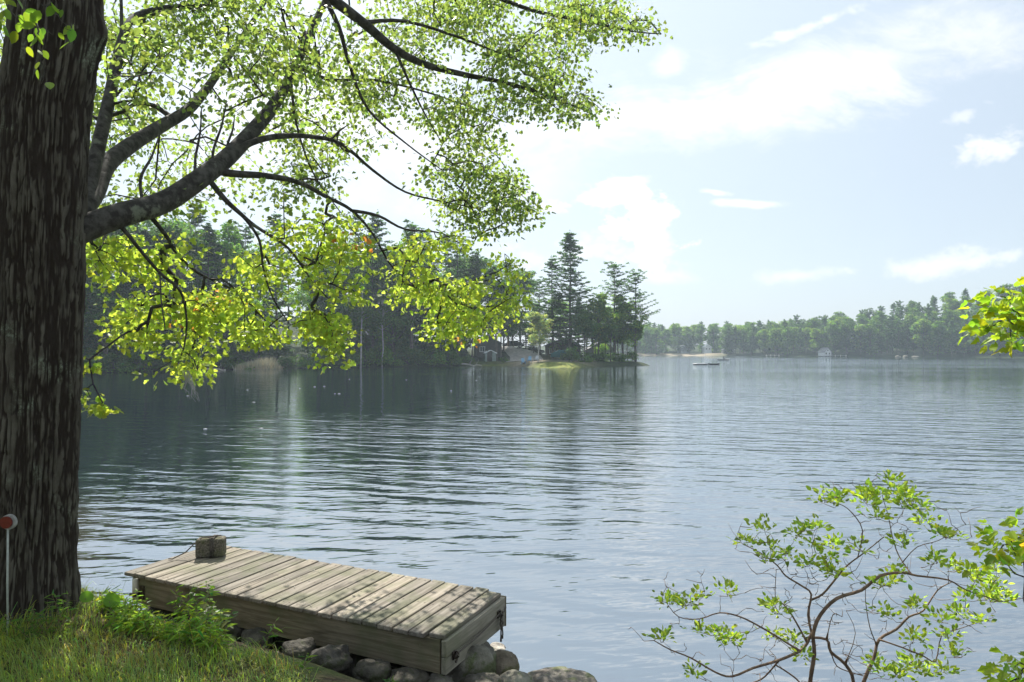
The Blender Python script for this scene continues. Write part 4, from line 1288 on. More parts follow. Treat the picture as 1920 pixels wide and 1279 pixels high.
# white plastic pipe holder near the left end of the near side
mb = MB(); mb.tube([(L_f - .155, .018, zb - .01), (L_f - .155, .018, zb - .20)], .026, 12)
ph_ = mb.build('pipe_sleeve', simple('aged_white_pipe', (0.55, 0.52, 0.42), 0.5, 12, 0.15), fl_)
mb = MB(); mb.box((L_f - .155, .026, zb - .15), (.075, .06, .02), None, (1, 1, 1), .003); mb.build('bracket', M['steel'], ph_, smooth=False)
mb = MB(); mb.box((L_f - .23, .006, zb - .13), (.05, .012, .12), None, (1, 1, 1), .002); mb.build('metal_plate', M['steel'], fl_, smooth=False)
# rusty chain loops, rings and rope on the right-hand end
def ring(mb, c, r_, w_, nrm, n=20, sides=7, sx=1.0):
    nrm = np.array(nrm, float); nrm /= np.linalg.norm(nrm)
    a = np.cross(nrm, [0, 0, 1.0]); a = a / np.linalg.norm(a) if np.linalg.norm(a) > .1 else np.array([1.0, 0, 0])
    b_ = np.cross(nrm, a)
    t_ = np.linspace(0, 2 * math.pi, n + 1)
    mb.tube(np.array(c) + r_ * (np.cos(t_)[:, None] * a * sx + np.sin(t_)[:, None] * b_), w_, sides, cap=False)
xe = -.028
for (y_, z_) in ((-.10, -.17), (-W_f + .14, -.13)):
    mb = MB(); mb.box((xe - .006, y_, z_), (.012, .05, .06), None, (1, 1, 1), .003); ring(mb, (xe - .022, y_, z_ - .02), .028, .006, (1, .3, 0)); ring(mb, (xe - .03, y_ + .004, z_ + .01), .02, .005, (.3, 1, 0))
    mb.build('ring_bolt', M['steel'], fl_)
M['rope'] = simple('weathered_rope', (0.10, 0.085, 0.07), 0.9, 90, 0.4, 0.002)
mb = MB()
t_ = np.linspace(0, 1, 14); ys = -.10 + (-W_f + .24) * t_
mb.tube(np.stack([np.full(14, xe - .018), ys, -.165 + .045 * t_ - .018 * np.sin(math.pi * t_)], 1), .0055, 6)
yr = -W_f + .14
for q in (0, 1, 2):
    ring(mb, (xe - .03, yr, -.17 - .032 * q), .02, .007, (1, .4 * (-1) ** q, .2), sx=.7)
mb.tube([(xe - .03, yr + .010, -.22), (xe - .032, yr + .016, -.29), (xe - .03, yr + .012, -.345)], [.006, .006, .009], 6)
mb.tube([(xe - .03, yr - .010, -.22), (xe - .034, yr - .014, -.29), (xe - .03, yr - .012, -.33)], [.006, .006, .009], 6)
mb.tube([(xe - .03, yr, -.14), (xe - .02, yr - .05, -.135), (xe - .012, yr - .12, -.12), (-.0, -W_f - .03, -.115)], .0055, 6)
mb.build('mooring_rope', M['rope'], fl_)
# thin cord hanging from the left end
mb = MB(); mb.tube([(L_f - .14, .02, zb - .2), (L_f - .14, .022, zb - .34), (L_f - .13, .02, zb - .50)], .004, 5); mb.tube([(L_f - .42, -.1, zb - .25), (L_f - .36, -.02, zb - .36), (L_f - .33, 0.0, zb - .47)], .005, 5)
mb.build('hanging_cord', M['rope'], fl_)

# concrete anchor block with rope wound round it, standing on the deck
bc = PZ(394, 1044, ZT)
wb, hb, db = 50 / F * bc[1], 34 / F * bc[1], .13
blk = thing('anchor_block', 'small mossy concrete block with rope wound round it at the float corner', 'concrete block', tuple(bc + [0, .02, .002]), R(10))
mconc, nt = new_mat('mossy_concrete')
co = objco(nt); n1 = nt.noise(co, 60, 5, .7); n2 = nt.noise(co, 12, 4, .6)
c = nt.mix(nt.ramp(n1, .35, .65), (.05, .045, .035, 1), (.22, .20, .155, 1)); c = nt.mix(nt.ramp(n2, .45, .65, 0, .6), c, (.10, .11, .05, 1))
out(nt, princ(nt, c, .95, .2, bump(nt, n1, .01)))
mb = MB(); v = []
mb.box((0, 0, hb / 2), (wb, db, hb), None, (1, 1, 1), .012)
bo = mb.build('block', mconc, blk, smooth=False)
mb = MB()
for q, x_ in enumerate((.020, .036, .008)):
    e_ = .010
    pts = [(x_, -db / 2 - e_, .004), (x_ + .004, -db / 2 - e_, hb * .5), (x_ - .002, -db / 2 - e_, hb), (x_, -db / 2 + .01, hb + e_), (x_ + .01, db / 2 - .01, hb + e_), (x_ + .01, db / 2 + e_, hb * .9), (x_, db / 2 + e_, .004)]
    mb.tube(pts, .0065, 6)
mb.tube([(.03, -db / 2, hb + .012), (-.03, -.02, hb + .014), (-wb * .3, -.03, hb + .012), (-wb / 2 - .008, -.04, hb * .8), (-wb / 2 - .09, -.06, hb * .35), (-wb / 2 - .20, -.08, .012), (-wb / 2 - .24, -.06, .01)], .006, 6)
mb.tube([(-.02, -.03, hb + .016), (.05, .0, hb + .02), (.09, .03, hb + .012)], .006, 6)
mb.build('rope', M['rope'], blk)

# ------------------------------------------------------------------ the big maple
TB = P(70, 1160, 4.7); TB[2] = 0.80
maple = thing('maple_tree', 'big maple with a furrowed trunk and leafy boughs sweeping out over the lake', 'tree', tuple(TB))
# trunk axis and radius from the outline of the photograph, at 4.7 m
tr_y = [1230, 1160, 1000, 700, 400, 200, 60, 0, -150, -400, -700]
tr_l = [-60, -32, -12, 0, 5, 14, 30, 38, 60, 90, 130]
tr_r = [150, 138, 134, 145, 153, 162, 186, 184, 190, 205, 225]
yy = np.linspace(1230, -700, 760)
lft = np.interp(yy, tr_y[::-1], tr_l[::-1]); rgt = np.interp(yy, tr_y[::-1], tr_r[::-1])
ker = np.ones(31) / 31
pad = lambda a: np.convolve(np.pad(a, 15, 'edge'), ker, 'valid')
lft, rgt = pad(lft), pad(rgt)
cxs = ((lft + rgt) / 2 - 960) / F * 4.7; rads = (rgt - lft) / 2 / F * 4.7; zs = H - (yy - HOR) / F * 4.7
nth = 420
th = np.linspace(0, 2 * math.pi, nth, endpoint=False)
TH, ZZ = np.meshgrid(th, zs)
Rr = rads[:, None] * np.ones_like(TH)
flare = np.exp(-(ZZ - zs[0]) / 0.16) * 0.06
Rr = Rr * (1 + 0.035 * np.sin(3 * TH + 1.0 + ZZ * .3) + 0.02 * np.sin(7 * TH + ZZ * .8)) + flare * (0.4 + 0.6 * np.sin(5 * TH + .6) ** 2)
# burl on the right below the top edge of the view
Rr += 0.045 * np.exp(-((TH - 0.1) ** 2) / .25 - ((ZZ - (H + 600 / F * 4.7)) ** 2) / .012)
wx = fbm(np.cos(TH) * 2.2 + 9, np.sin(TH) * 2.2 + 9, ZZ * 1.5, 3) - .5
u_ = TH * 9.5 + wx * 3.4
r1 = 1 - np.abs(2 * vnoise(np.cos(TH) * 11 + wx * 3 + 30, np.sin(TH) * 11 + wx * 2 + 30, ZZ * 2.6 + wx * 2) - 1)
r2 = 1 - np.abs(2 * vnoise(np.cos(TH) * 25 + wx * 3 + 70, np.sin(TH) * 25 + 70, ZZ * 6.5 + wx * 2) - 1)
r3 = vnoise(np.cos(TH) * 40 + 11, np.sin(TH) * 40 + 11, ZZ * 26)
wx2 = fbm(np.cos(TH) * 5 + 3, np.sin(TH) * 5 + 3, ZZ * 5, 2) - .5
blk = sstep(.62, .8, vnoise(np.cos(TH) * 13 + wx2 * 2, np.sin(TH) * 13 + 8, ZZ * 16 + wx2 * 6))
fur = np.clip(r1 ** 2.4 * 0.65 + r2 ** 2.6 * 0.55 + blk * .35, 0, 1)
crk = fbm(np.cos(TH) * 8 + 5, np.sin(TH) * 8 + 5, ZZ * 11, 2)
disp = -0.024 * fur + 0.009 * (r3 - .5) + 0.012 * (crk - .5)
Rr = Rr + disp
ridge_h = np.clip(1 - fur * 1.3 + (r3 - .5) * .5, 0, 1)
X = cxs[:, None] + Rr * np.cos(TH); Y = 4.7 + 0.0 + Rr * np.sin(TH)
v = np.stack([X, Y, ZZ], -1).reshape(-1, 3)
i, j = np.meshgrid(np.arange(len(zs) - 1), np.arange(nth), indexing='ij')
f = np.stack([i * nth + j, i * nth + (j + 1) % nth, (i + 1) * nth + (j + 1) % nth, (i + 1) * nth + j], -1).reshape(-1, 4)
mb = MB(); mb.add(v, f)
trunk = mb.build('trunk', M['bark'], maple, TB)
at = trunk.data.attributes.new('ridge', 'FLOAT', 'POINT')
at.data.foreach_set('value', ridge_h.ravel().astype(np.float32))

# skeleton: nodes (position, parent, fixed radius or 0)
NP, NPar, NR, CH = [], [], [], []
def chain(pts, radii=None, parent=-1):
    ids = []
    for k_, p in enumerate(pts):
        NP.append(np.asarray(p, float)); NPar.append(parent); NR.append(0 if radii is None else radii[k_])
        parent = len(NP) - 1; ids.append(parent)
    return ids
def limb(pxs, rads_, attach=None, sub=4):
    pts = np.array([P(*q) for q in pxs])
    if attach is not None:
        a = np.array(NP); par = int(np.argmin(np.linalg.norm(a - pts[0], axis=1)))
        pts[0] = a[par]
    else:
        par = -1
    n = len(pts); t = np.linspace(0, n - 1, (n - 1) * sub + 1)
    # Catmull-Rom through the traced points
    out_ = []
    for q in t:
        i_ = min(int(q), n - 2); f_ = q - i_
        p0, p1, p2, p3 = pts[max(i_ - 1, 0)], pts[i_], pts[i_ + 1], pts[min(i_ + 2, n - 1)]
        out_.append(0.5 * ((2 * p1) + (-p0 + p2) * f_ + (2 * p0 - 5 * p1 + 4 * p2 - p3) * f_ ** 2 + (-p0 + 3 * p1 - 3 * p2 + p3) * f_ ** 3))
    r_ = np.interp(t, np.linspace(0, n - 1, len(rads_)), rads_)
    s0 = 1 if par >= 0 else 0
    ids = chain(out_[s0:], list(r_[s0:]), par)
    CH.append(([par] if par >= 0 else []) + ids)
    return ids
limb([(95, 462, 4.72), (160, 428, 4.85), (230, 402, 5.05), (310, 378, 5.35), (385, 328, 5.7), (430, 292, 6.0), (478, 241, 6.4), (515, 195, 6.7), (546, 140, 7.1), (578, 70, 7.6), (615, -10, 8.2), (660, -110, 8.9)],
     [.098, .095, .090, .084, .080, .074, .066, .060, .050, .045, .033, .02])
limb([(430, 292, 6.0), (470, 268, 6.15), (520, 256, 6.4), (580, 256, 6.8), (640, 270, 7.2), (700, 320, 7.6), (760, 360, 8.0), (830, 378, 8.3), (900, 392, 8.6)], [.034, .027, .019, .012, .006], 1)
limb([(395, 322, 5.75), (440, 326, 5.9), (500, 330, 6.1), (560, 342, 6.4), (610, 368, 6.7), (660, 395, 7.0), (700, 440, 7.2), (735, 500, 7.3), (790, 545, 7.4)], [.035, .028, .020, .012, .005], 1)
limb([(660, 395, 7.0), (710, 405, 7.2), (760, 430, 7.5), (830, 438, 7.8), (880, 470, 8.0)], [.02, .012, .005], 1)
limb([(385, 335, 5.7), (420, 372, 5.75), (450, 400, 5.8), (480, 425, 5.9), (540, 465, 6.1), (580, 520, 6.3), (615, 560, 6.5)], [.026, .018, .012, .005], 1)
limb([(460, 405, 5.8), (486, 450, 5.85), (495, 510, 5.9), (515, 565, 6.0), (545, 610, 6.1)], [.014, .009, .004], 1)
limb([(110, 470, 4.8), (155, 395, 5.05), (178, 360, 5.3), (200, 310, 5.6), (245, 272, 6.0), (300, 238, 6.5), (350, 208, 7.0), (385, 170, 7.5), (420, 120, 8.0), (460, 60, 8.6), (500, 0, 9.2)], [.075, .072, .066, .055, .038, .022])
limb([(165, 385, 5.15), (172, 330, 5.3), (190, 250, 5.5), (206, 180, 5.7), (222, 100, 6.0), (236, 55, 6.2), (258, 28, 6.5), (320, 12, 6.9), (400, 10, 7.3)], [.058, .052, .046, .036, .024, .012], 1)
limb([(206, 180, 5.7), (225, 120, 5.8), (228, 40, 6.1), (225, -60, 6.4)], [.026, .018, .01], 1)
limb([(120, -380, 4.75), (300, -300, 5.2), (480, -120, 5.8), (600, -20, 6.3), (680, 42, 6.7), (740, 92, 7.1), (800, 122, 7.5), (880, 142, 7.9), (960, 158, 8.3), (1040, 185, 8.7), (1110, 212, 9.0)], [.075, .062, .05, .042, .032, .02, .006])
limb([(480, -120, 5.8), (640, -140, 6.4), (800, -80, 7.0), (900, -20, 7.5), (1000, 20, 8.0), (1100, 40, 8.4), (1180, 58, 8.7), (1240, 64, 9.0)], [.045, .03, .018, .006], 1)
limb([(600, -20, 6.3), (635, 50, 6.4), (655, 120, 6.5), (690, 205, 6.7), (760, 268, 7.0), (830, 320, 7.3)], [.026, .018, .011, .005], 1)
limb([(740, 92, 7.1), (770, 160, 7.2), (800, 220, 7.4), (830, 270, 7.6)], [.018, .01, .004], 1)
limb([(680, 42, 6.7), (760, 40, 7.1), (860, 70, 7.6), (950, 105, 8.0), (1020, 130, 8.4)], [.022, .014, .006], 1)
limb([(520, 150, 7.0), (560, 128, 7.2), (620, 150, 7.5), (700, 150, 8.0), (790, 170, 8.5), (880, 200, 9.0), (950, 230, 9.5)], [.03, .02, .012, .005], 1)
limb([(530, 130, 7.1), (548, 180, 7.1), (560, 250, 7.2), (590, 330, 7.3), (640, 400, 7.4)], [.018, .011, .005], 1)
limb([(215, 405, 5.0), (240, 440, 5.05), (262, 468, 5.1), (300, 512, 5.2), (338, 546, 5.35), (350, 600, 5.45), (345, 650, 5.5), (333, 682, 5.5)], [.018, .013, .009, .004], 1)
limb([(285, 385, 5.2), (310, 440, 5.4), (335, 480, 5.6), (372, 512, 5.8), (420, 535, 6.1), (470, 560, 6.4)], [.018, .012, .005], 1)
limb([(300, 512, 5.2), (302, 560, 5.15), (310, 620, 5.1)], [.007, .004], 1)
for a, b_ in (((360, 350), (378, 200)), ((388, 326), (425, 190)), ((420, 300), (440, 215)), ((245, 380), (300, 250)), ((560, 70), (575, 180)), ((520, -40), (545, 120)), ((575, -50), (600, 190)), ((640, -60), (660, 60))):
    d_ = np.interp(a[0], [150, 400, 600], [4.9, 5.8, 7.6])
    limb([(a[0], a[1], d_), ((a[0] * 2 + b_[0]) / 3, (a[1] * 2 + b_[1]) / 3, d_ + .05), ((a[0] + b_[0] * 2) / 3 + 3, (a[1] + b_[1] * 2) / 3, d_ + .15), (b_[0], b_[1], d_ + .3)], [.013, .011, .004], 1)
# boughs behind and above the view, over the bank
limb([(100, -500, 4.7), (60, -800, 4.0), (300, -1700, 3.2)], [.08, .05, .03])
limb([(150, -450, 4.8), (700, -700, 5.2), (1200, -900, 5.6)], [.07, .05, .02])
limb([(60, -350, 4.8), (-300, -250, 5.2), (-600, -200, 6)], [.07, .05, .02])
N_TR = len(NP)

def inpoly(x, y, poly):
    c = np.zeros(np.shape(x), bool)
    for k_ in range(len(poly)):
        (x1, y1), (x2, y2) = poly[k_], poly[(k_ + 1) % len(poly)]
        if y1 != y2:
            c ^= ((y1 > y) != (y2 > y)) & (x < (x2 - x1) * (y - y1) / (y2 - y1) + x1)
    return c
rng = np.random.default_rng(77)
ATT = []      # x y z, kind (0 green upper, 1 yellow lower), leaf count
def fill(poly, n, d0, d1, kind, nl, sprd=0.3, gap=0.0, gscale=110.0):
    xs_ = [p[0] for p in poly]; ys_ = [p[1] for p in poly]
    got = 0
    while got < n:
        x, y = rng.uniform(min(xs_), max(xs_)), rng.uniform(min(ys_), max(ys_))
        if not inpoly(np.array(x), np.array(y), poly):
            continue
        if gap and float(fbm(x / gscale + 40, y / gscale + 40, 2.0, 2)) < gap + rng.uniform(-.06, .06):
            continue
        d = (rng.uniform(d0, d1) if not callable(d0) else d0(x, y) + rng.uniform(-.5, .5) * d1)
        ATT.append((*P(x, y, d), kind, nl, sprd)); got += 1
upd = lambda x, y: 7.9 + 0.9 * np.clip((x - 200) / 900, 0, 1) + 0.0 * y
fill([(150, -60), (1000, -60), (1190, 0), (1160, 50), (1070, 85), (1110, 200), (1060, 212), (960, 195), (930, 215), (965, 280), (930, 300), (830, 310), (700, 310), (560, 330), (420, 370), (300, 380), (150, 420)], 980, upd, 2.6, 0, 33, .34, .42)
fill([(430, 20), (640, 20), (640, 150), (560, 200), (500, 190), (430, 120)], 34, 5.6, 6.9, 0, 24, .26)
fill([(160, 40), (330, 20), (330, 150), (250, 200), (190, 150)], 16, 4.9, 5.8, 0, 18, .22)
fill([(560, 330), (700, 310), (940, 300), (975, 350), (1000, 400), (965, 445), (900, 430), (820, 400), (735, 395), (690, 350), (640, 400), (560, 370)], 130, upd, 2.0, 0, 22, .26, .40)
fill([(1060, 30), (1150, -20), (1240, 40), (1250, 62), (1195, 72), (1120, 75)], 26, lambda x, y: 8.8, .8, 0, 18, .22)
fill([(1000, 130), (1080, 150), (1138, 210), (1060, 222), (990, 205)], 26, lambda x, y: 8.8, .8, 0, 18, .22)
fill([(150, 370), (420, 360), (560, 340), (560, 380), (430, 400), (300, 405), (215, 440), (150, 440)], 46, 5.4, 8.0, 0, 22, .28)
fill([(-160, -60), (60, -60), (30, 120), (14, 260), (5, 450), (-160, 450)], 120, 5.8, 9.5, 0, 30, .35, .36)
# yellower lower sprays, their leaf colour lightened to look sunlit
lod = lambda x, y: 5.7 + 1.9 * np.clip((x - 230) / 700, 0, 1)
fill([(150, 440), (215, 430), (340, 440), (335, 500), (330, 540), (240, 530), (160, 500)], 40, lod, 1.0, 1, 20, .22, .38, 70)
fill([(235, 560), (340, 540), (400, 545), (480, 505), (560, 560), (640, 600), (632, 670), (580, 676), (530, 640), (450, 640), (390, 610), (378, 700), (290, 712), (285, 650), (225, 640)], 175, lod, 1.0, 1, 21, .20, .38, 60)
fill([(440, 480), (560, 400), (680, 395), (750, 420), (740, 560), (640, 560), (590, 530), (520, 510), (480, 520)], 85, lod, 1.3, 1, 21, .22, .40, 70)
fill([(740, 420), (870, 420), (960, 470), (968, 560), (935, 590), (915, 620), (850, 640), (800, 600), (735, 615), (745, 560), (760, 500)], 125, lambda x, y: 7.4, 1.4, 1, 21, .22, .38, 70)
fill([(150, 665), (172, 668), (172, 676), (150, 676)], 3, 5.0, 5.1, 1, 16, .1)
fill([(150, 722), (165, 730), (198, 756), (185, 762), (150, 748)], 5, 4.9, 5.1, 1, 16, .1)
# the shade above the bank (outside the view)
for _ in range(130):
    x, y, z = rng.uniform(-6, 2.5), rng.uniform(.8, 8.5), rng.uniform(6.0, 8.6)
    z = max(z, H + (HOR + 90) / F * y)
    ATT.append((x, y, z, 0, 16, .42))
ATT = np.array(ATT)
# gaps in the crown that let the sun onto the grass and the deck
tz = (ATT[:, 2] - .85) / sd[2]
shx, shy = ATT[:, 0] - sd[0] * tz, ATT[:, 1] - sd[1] * tz
sunny = np.exp(-((shx + 2.35) / .75) ** 2 - ((shy - 4.5) / .6) ** 2) + np.exp(-((shx + 1.2) / .8) ** 2 - ((shy - 3.6) / .42) ** 2) + .8 * np.exp(-((shx + 1.0) / .9) ** 2 - ((shy - 5.3) / .5) ** 2) + .9 * np.exp(-((shx + 2.9) / .9) ** 2 - ((shy - 6.1) / .5) ** 2)
sunny = np.maximum(sunny, .88 * ((shx > -3.1) & (shx < -.3) & (shy > 3.1) & (shy < 4.9)) * (fbm(shx * 1.8, shy * 1.8, 3., 2) > .40))
ATT = ATT[(rng.random(len(ATT)) > sunny.clip(0, .93)) | ((ATT[:, 3] == 1) & (rng.random(len(ATT)) > .55 * np.exp(-((shx + 2.3) / .55) ** 2 - ((shy - 4.3) / .5) ** 2)))]
A3 = ATT[:, :3]
root_d = np.min(np.linalg.norm(A3[:, None] - np.array(NP)[None, ::3], axis=2), axis=1)
order = np.argsort(root_d)
pos = np.zeros((N_TR + len(A3) * 6, 3)); pos[:N_TR] = NP; cnt = N_TR
TIPN = []
for k_ in order:
    a = A3[k_]
    d_ = np.linalg.norm(pos[:cnt] - a, axis=1)
    # prefer to spring from nodes nearer the trunk than the leaf spray
    back = np.linalg.norm(pos[:cnt] - pos[0], axis=1) - np.linalg.norm(a - pos[0])
    j_ = int(np.argmin(d_ + 0.5 * np.clip(back, 0, None)))
    L = d_[j_]
    n = max(2, min(5, int(L / .28) + 1))
    p = branch_path(pos[j_], a, rng, n + 1, .05, .05)
    ids = chain(p[1:], None, j_)
    for q_ in p[1:]:
        pos[cnt] = q_; cnt += 1
    CH.append([j_] + ids); TIPN.append((k_, ids))
NPa = np.array(NP); par = np.array(NPar)
tips = np.zeros(len(NP)); 
for _, ids in TIPN: tips[ids[-1]] += 1
for k_ in range(len(NP) - 1, -1, -1):
    if par[k_] >= 0: tips[par[k_]] += tips[k_]
rad_auto = 0.0032 * np.maximum(tips, 1) ** 0.46
fixed = np.array(NR)
rad_all = np.where(fixed > 0, fixed, np.minimum(rad_auto, .03))
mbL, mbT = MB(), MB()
n_l = 0
for c_i, ids in enumerate(CH):
    pts = NPa[ids]; r_ = rad_all[ids].copy()
    if fixed[ids[-1]] == 0:
        r_[0] = min(r_[0], r_[1] * 1.25)
        if len(ids) == 2:
            pass
        mbT.tube(pts, r_, 4, cap=False)
    else:
        if c_i > 0: r_[0] = min(r_[0], r_[1] * 1.3)
        big = r_.max() > .03
        if big:
            rs = np.repeat(r_, 1)
        mbL.tube(pts, r_, 14 if big else 8)
mbL.build('limbs', M['limb'], maple, TB)
mbT.build('twigs', M['limb'], maple, TB)

MAPLE = [np.array([(0, 0), (-.26, .02), (-.52, .30), (-.26, .40), (-.34, .66), (0, 1.0)]), ]
OVATE = [np.array([(0, 0), (-.22, .16), (-.30, .42), (-.22, .72), (0, 1.0)]), ]
def leaves(mb, pos_, dirs, size, cols, tmpl, rng, nrm=None, fold=0.22, curl=0.12):
    """two-sided folded leaves: dirs = base-to-tip direction"""
    n = len(pos_); h = tmpl[0]; m_ = len(h)
    d = dirs / (np.linalg.norm(dirs, axis=1)[:, None] + 1e-9)
    if nrm is None:
        nrm = rng.normal(size=(n, 3)); nrm[:, 2] += 1.0
    s = np.cross(d, nrm); s /= np.linalg.norm(s, axis=1)[:, None] + 1e-9
    u = np.cross(s, d)
    full = [(x, y) for x, y in h] + [(-x, y) for x, y in h[1:-1][::-1]]
    full = np.array(full)
    fo = fold * rng.uniform(.3, 1.5, n); cu = curl * rng.uniform(-.5, 2, n); sz = size * rng.uniform(.65, 1.25, n)
    v = (s[:, None] * full[None, :, 0, None] + d[:, None] * full[None, :, 1, None]
         + u[:, None] * (np.abs(full[None, :, 0, None]) * fo[:, None, None] - cu[:, None, None] * full[None, :, 1, None] ** 2)) * sz[:, None, None] + pos_[:, None]
    k = np.arange(n)[:, None] * len(full)
    left = list(range(m_)); right = [0, m_ - 1] + list(range(m_, len(full)))
    f = np.concatenate([k + left, k + right], 0)
    mb.add(v.reshape(-1, 3), f, np.concatenate([cols, cols], 0))

def spray(mb, tips_, kinds, counts, spreads, rng, size, tmpl):
    """leaves hanging round the ends of twigs"""
    for kd, col in ((0, (0.17, 0.24, 0.085)), (1, (0.31, 0.405, 0.09))):  # the lower sprays' lighter colour also stands in for sunlight
        sel = kinds == kd
        if not sel.any(): continue
        c_ = np.repeat(tips_[sel], counts[sel].astype(int), axis=0); sp = np.repeat(spreads[sel], counts[sel].astype(int))[:, None]
        n = len(c_)
        q = rng.normal(size=(n, 3)); q /= np.linalg.norm(q, axis=1)[:, None]
        q *= rng.uniform(.1, 1, (n, 1)) ** .6
        off = q * sp * np.array([1.15, 1.15, .55])
        off[:, 2] -= 0.04 + .25 * np.abs(off[:, 0]) * .3
        d = q * np.array([1, 1, .4]) + rng.normal(0, .45, (n, 3)); d[:, 2] -= .45
        nr_ = rng.normal(0, .75, (n, 3)); nr_[:, 2] += .75
        clv = np.repeat(rng.uniform(.78, 1.2, sel.sum()), counts[sel].astype(int))[:, None]
        cl = leafcols(n, col, rng, .16, .05) * clv
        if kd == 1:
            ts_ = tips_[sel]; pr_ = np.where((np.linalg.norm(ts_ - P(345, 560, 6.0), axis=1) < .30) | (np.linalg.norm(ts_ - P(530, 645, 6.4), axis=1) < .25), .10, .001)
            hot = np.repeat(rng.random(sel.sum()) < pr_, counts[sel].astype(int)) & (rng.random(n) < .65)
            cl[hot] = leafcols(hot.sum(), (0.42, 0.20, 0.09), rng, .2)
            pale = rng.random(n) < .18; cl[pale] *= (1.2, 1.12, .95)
        leaves(mb, c_ + off, d, size, cl, tmpl, rng, nr_)
mb = MB()
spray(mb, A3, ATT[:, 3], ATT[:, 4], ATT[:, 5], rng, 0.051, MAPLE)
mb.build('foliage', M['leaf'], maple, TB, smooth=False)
# grey dead twigs hanging under the lowest spray
mb = MB()
for q in range(16):
    a = P(345 + rng.uniform(-4, 10), 695, 5.5); b_ = P(358 + rng.uniform(-12, 20), 735 + rng.uniform(-10, 20), 5.5 + rng.uniform(-.1, .1))
    mb.tube(branch_path(a, b_, rng, 6, .05), np.linspace(.003, .001, 6), 3, cap=False)
mb.build('dead_twigs', M['pale_bark'], maple, TB)

# ------------------------------------------------------------------ red reflector on a thin stake by the trunk
sk = P(15, 1180, 4.3); sk[2] = gz1(sk[0], 4.3) - .05
t = thing('reflector_stake', 'round red reflector on a thin pale stake in front of the trunk', 'reflector', tuple(sk))
top = P(15, 979, 4.3)
rl = top - sk
mb = MB(); mb.tube([(0, 0, 0), (-.004, 0, rl[2] * .5), (rl[0], rl[1], rl[2] - .03)], .006, 6); mb.build('stake', simple('stake_grey', (.34, .36, .32), .6, 20, .2), t)
M['red'] = simple('red_reflector', (0.13, 0.010, 0.010), 0.3, 60, 0.25, 0.001, 0.6)
mb = MB(); mb.tube([rl + [.004, -.004, 0], rl + [.004, .014, 0]], .047, 28); ro = mb.build('rim', simple('rim_white', (.30, .30, .28), .6, 20, .3), t, smooth=False)
mb = MB(); mb.tube([rl + [-.004, -.016, 0], rl + [-.004, -.006, 0]], .038, 28); mb.build('lens', M['red'], t, smooth=False)

# ------------------------------------------------------------------ budding shrub standing in front of the water, right
def cp(x, y):      # point of the enlarged crop the shrub was traced from
    return 1180 + x / 2.595, 860 + y / 2.595
SB = np.array([(1540 - 960) / F * 4.6, 4.6, 0]); SB[2] = gz1(SB[0], SB[1]) - .05
shrub = thing('lakeside_shrub', 'spreading half-bare shrub with fresh green leaf tufts in front of the open water', 'shrub', tuple(SB))
NP, NPar, NR, CH = [], [], [], []
rng = np.random.default_rng(21)
def sl(pts, rads_, attach=True, dd=0.0):
    n = len(pts); out_ = []
    d_ = 4.6
    for k_, (x, y) in enumerate(pts):
        px_, py_ = cp(x, y)
        out_.append((px_, py_, d_ + dd * k_ / max(1, n - 1)))
    return limb(out_, rads_, True if attach and NP else None, 3)
base_px = (900, 1460)
sl([base_px, (885, 1200), (880, 1087), (900, 950), (895, 850), (930, 760), (1010, 680), (1130, 640), (1220, 570), (1330, 555), (1400, 570), (1550, 590), (1640, 640), (1790, 690)], [.015, .014, .013, .012, .0105, .008, .005, .003], False, -.2)
sl([(895, 850), (870, 760), (885, 660), (840, 620), (760, 570), (720, 520), (640, 460), (550, 415)], [.009, .006, .003], dd=.2)
sl([(900, 690), (940, 660), (1000, 590), (1060, 520), (1140, 460), (1240, 380)], [.008, .006, .003], dd=.1)
sl([(1140, 460), (1135, 350), (1080, 260), (1020, 220), (930, 200)], [.0045, .002], dd=.1)
sl([(1330, 540), (1310, 470), (1280, 380), (1260, 280), (1230, 180)], [.0045, .002], dd=.15)
sl([(1310, 480), (1400, 430), (1500, 400), (1600, 345)], [.0035, .002], dd=-.1)
sl([base_px, (1060, 1250), (1090, 1087), (1050, 1000), (980, 940), (960, 880), (870, 870)], [.014, .012, .010, .009], dd=.05)
sl([(870, 872), (850, 920), (780, 960), (700, 990), (600, 1020), (500, 1060), (420, 1040), (300, 970), (200, 930), (120, 885)], [.010, .009, .006, .003], dd=-.3)
sl([(800, 945), (740, 880), (640, 820), (540, 770), (440, 750), (340, 780), (240, 770), (180, 700)], [.007, .005, .002], dd=-.2)
sl([(845, 865), (790, 760), (740, 700), (710, 680), (715, 540)], [.007, .004, .002], dd=.2)
sl([base_px, (1080, 1300), (1140, 1087), (1190, 970), (1215, 880), (1300, 830), (1360, 770), (1430, 740), (1500, 640), (1570, 600)], [.013, .012, .009, .006, .003], dd=.25)
sl([(1230, 890), (1330, 920), (1430, 960), (1490, 985), (1520, 860), (1600, 830), (1750, 780)], [.006, .004, .002], dd=.1)
sl([(1200, 880), (1170, 820), (1150, 700), (1150, 620)], [.004, .002], dd=.1)
sl([(700, 995), (660, 1060), (600, 1090), (480, 1120)], [.006, .005, .003], dd=.1)
sl([(715, 995), (770, 1040), (830, 1090), (880, 1180)], [.005, .006], dd=.1)
sl([(960, 990), (1010, 1010), (1080, 1040), (1150, 1060)], [.004, .003], dd=.1)
sl([(980, 850), (990, 760), (1035, 770)], [.0035, .002], dd=.1)
sl([(1060, 990), (1100, 850), (1055, 740)], [.003, .0015], dd=.1)
NT_S = len(NP)
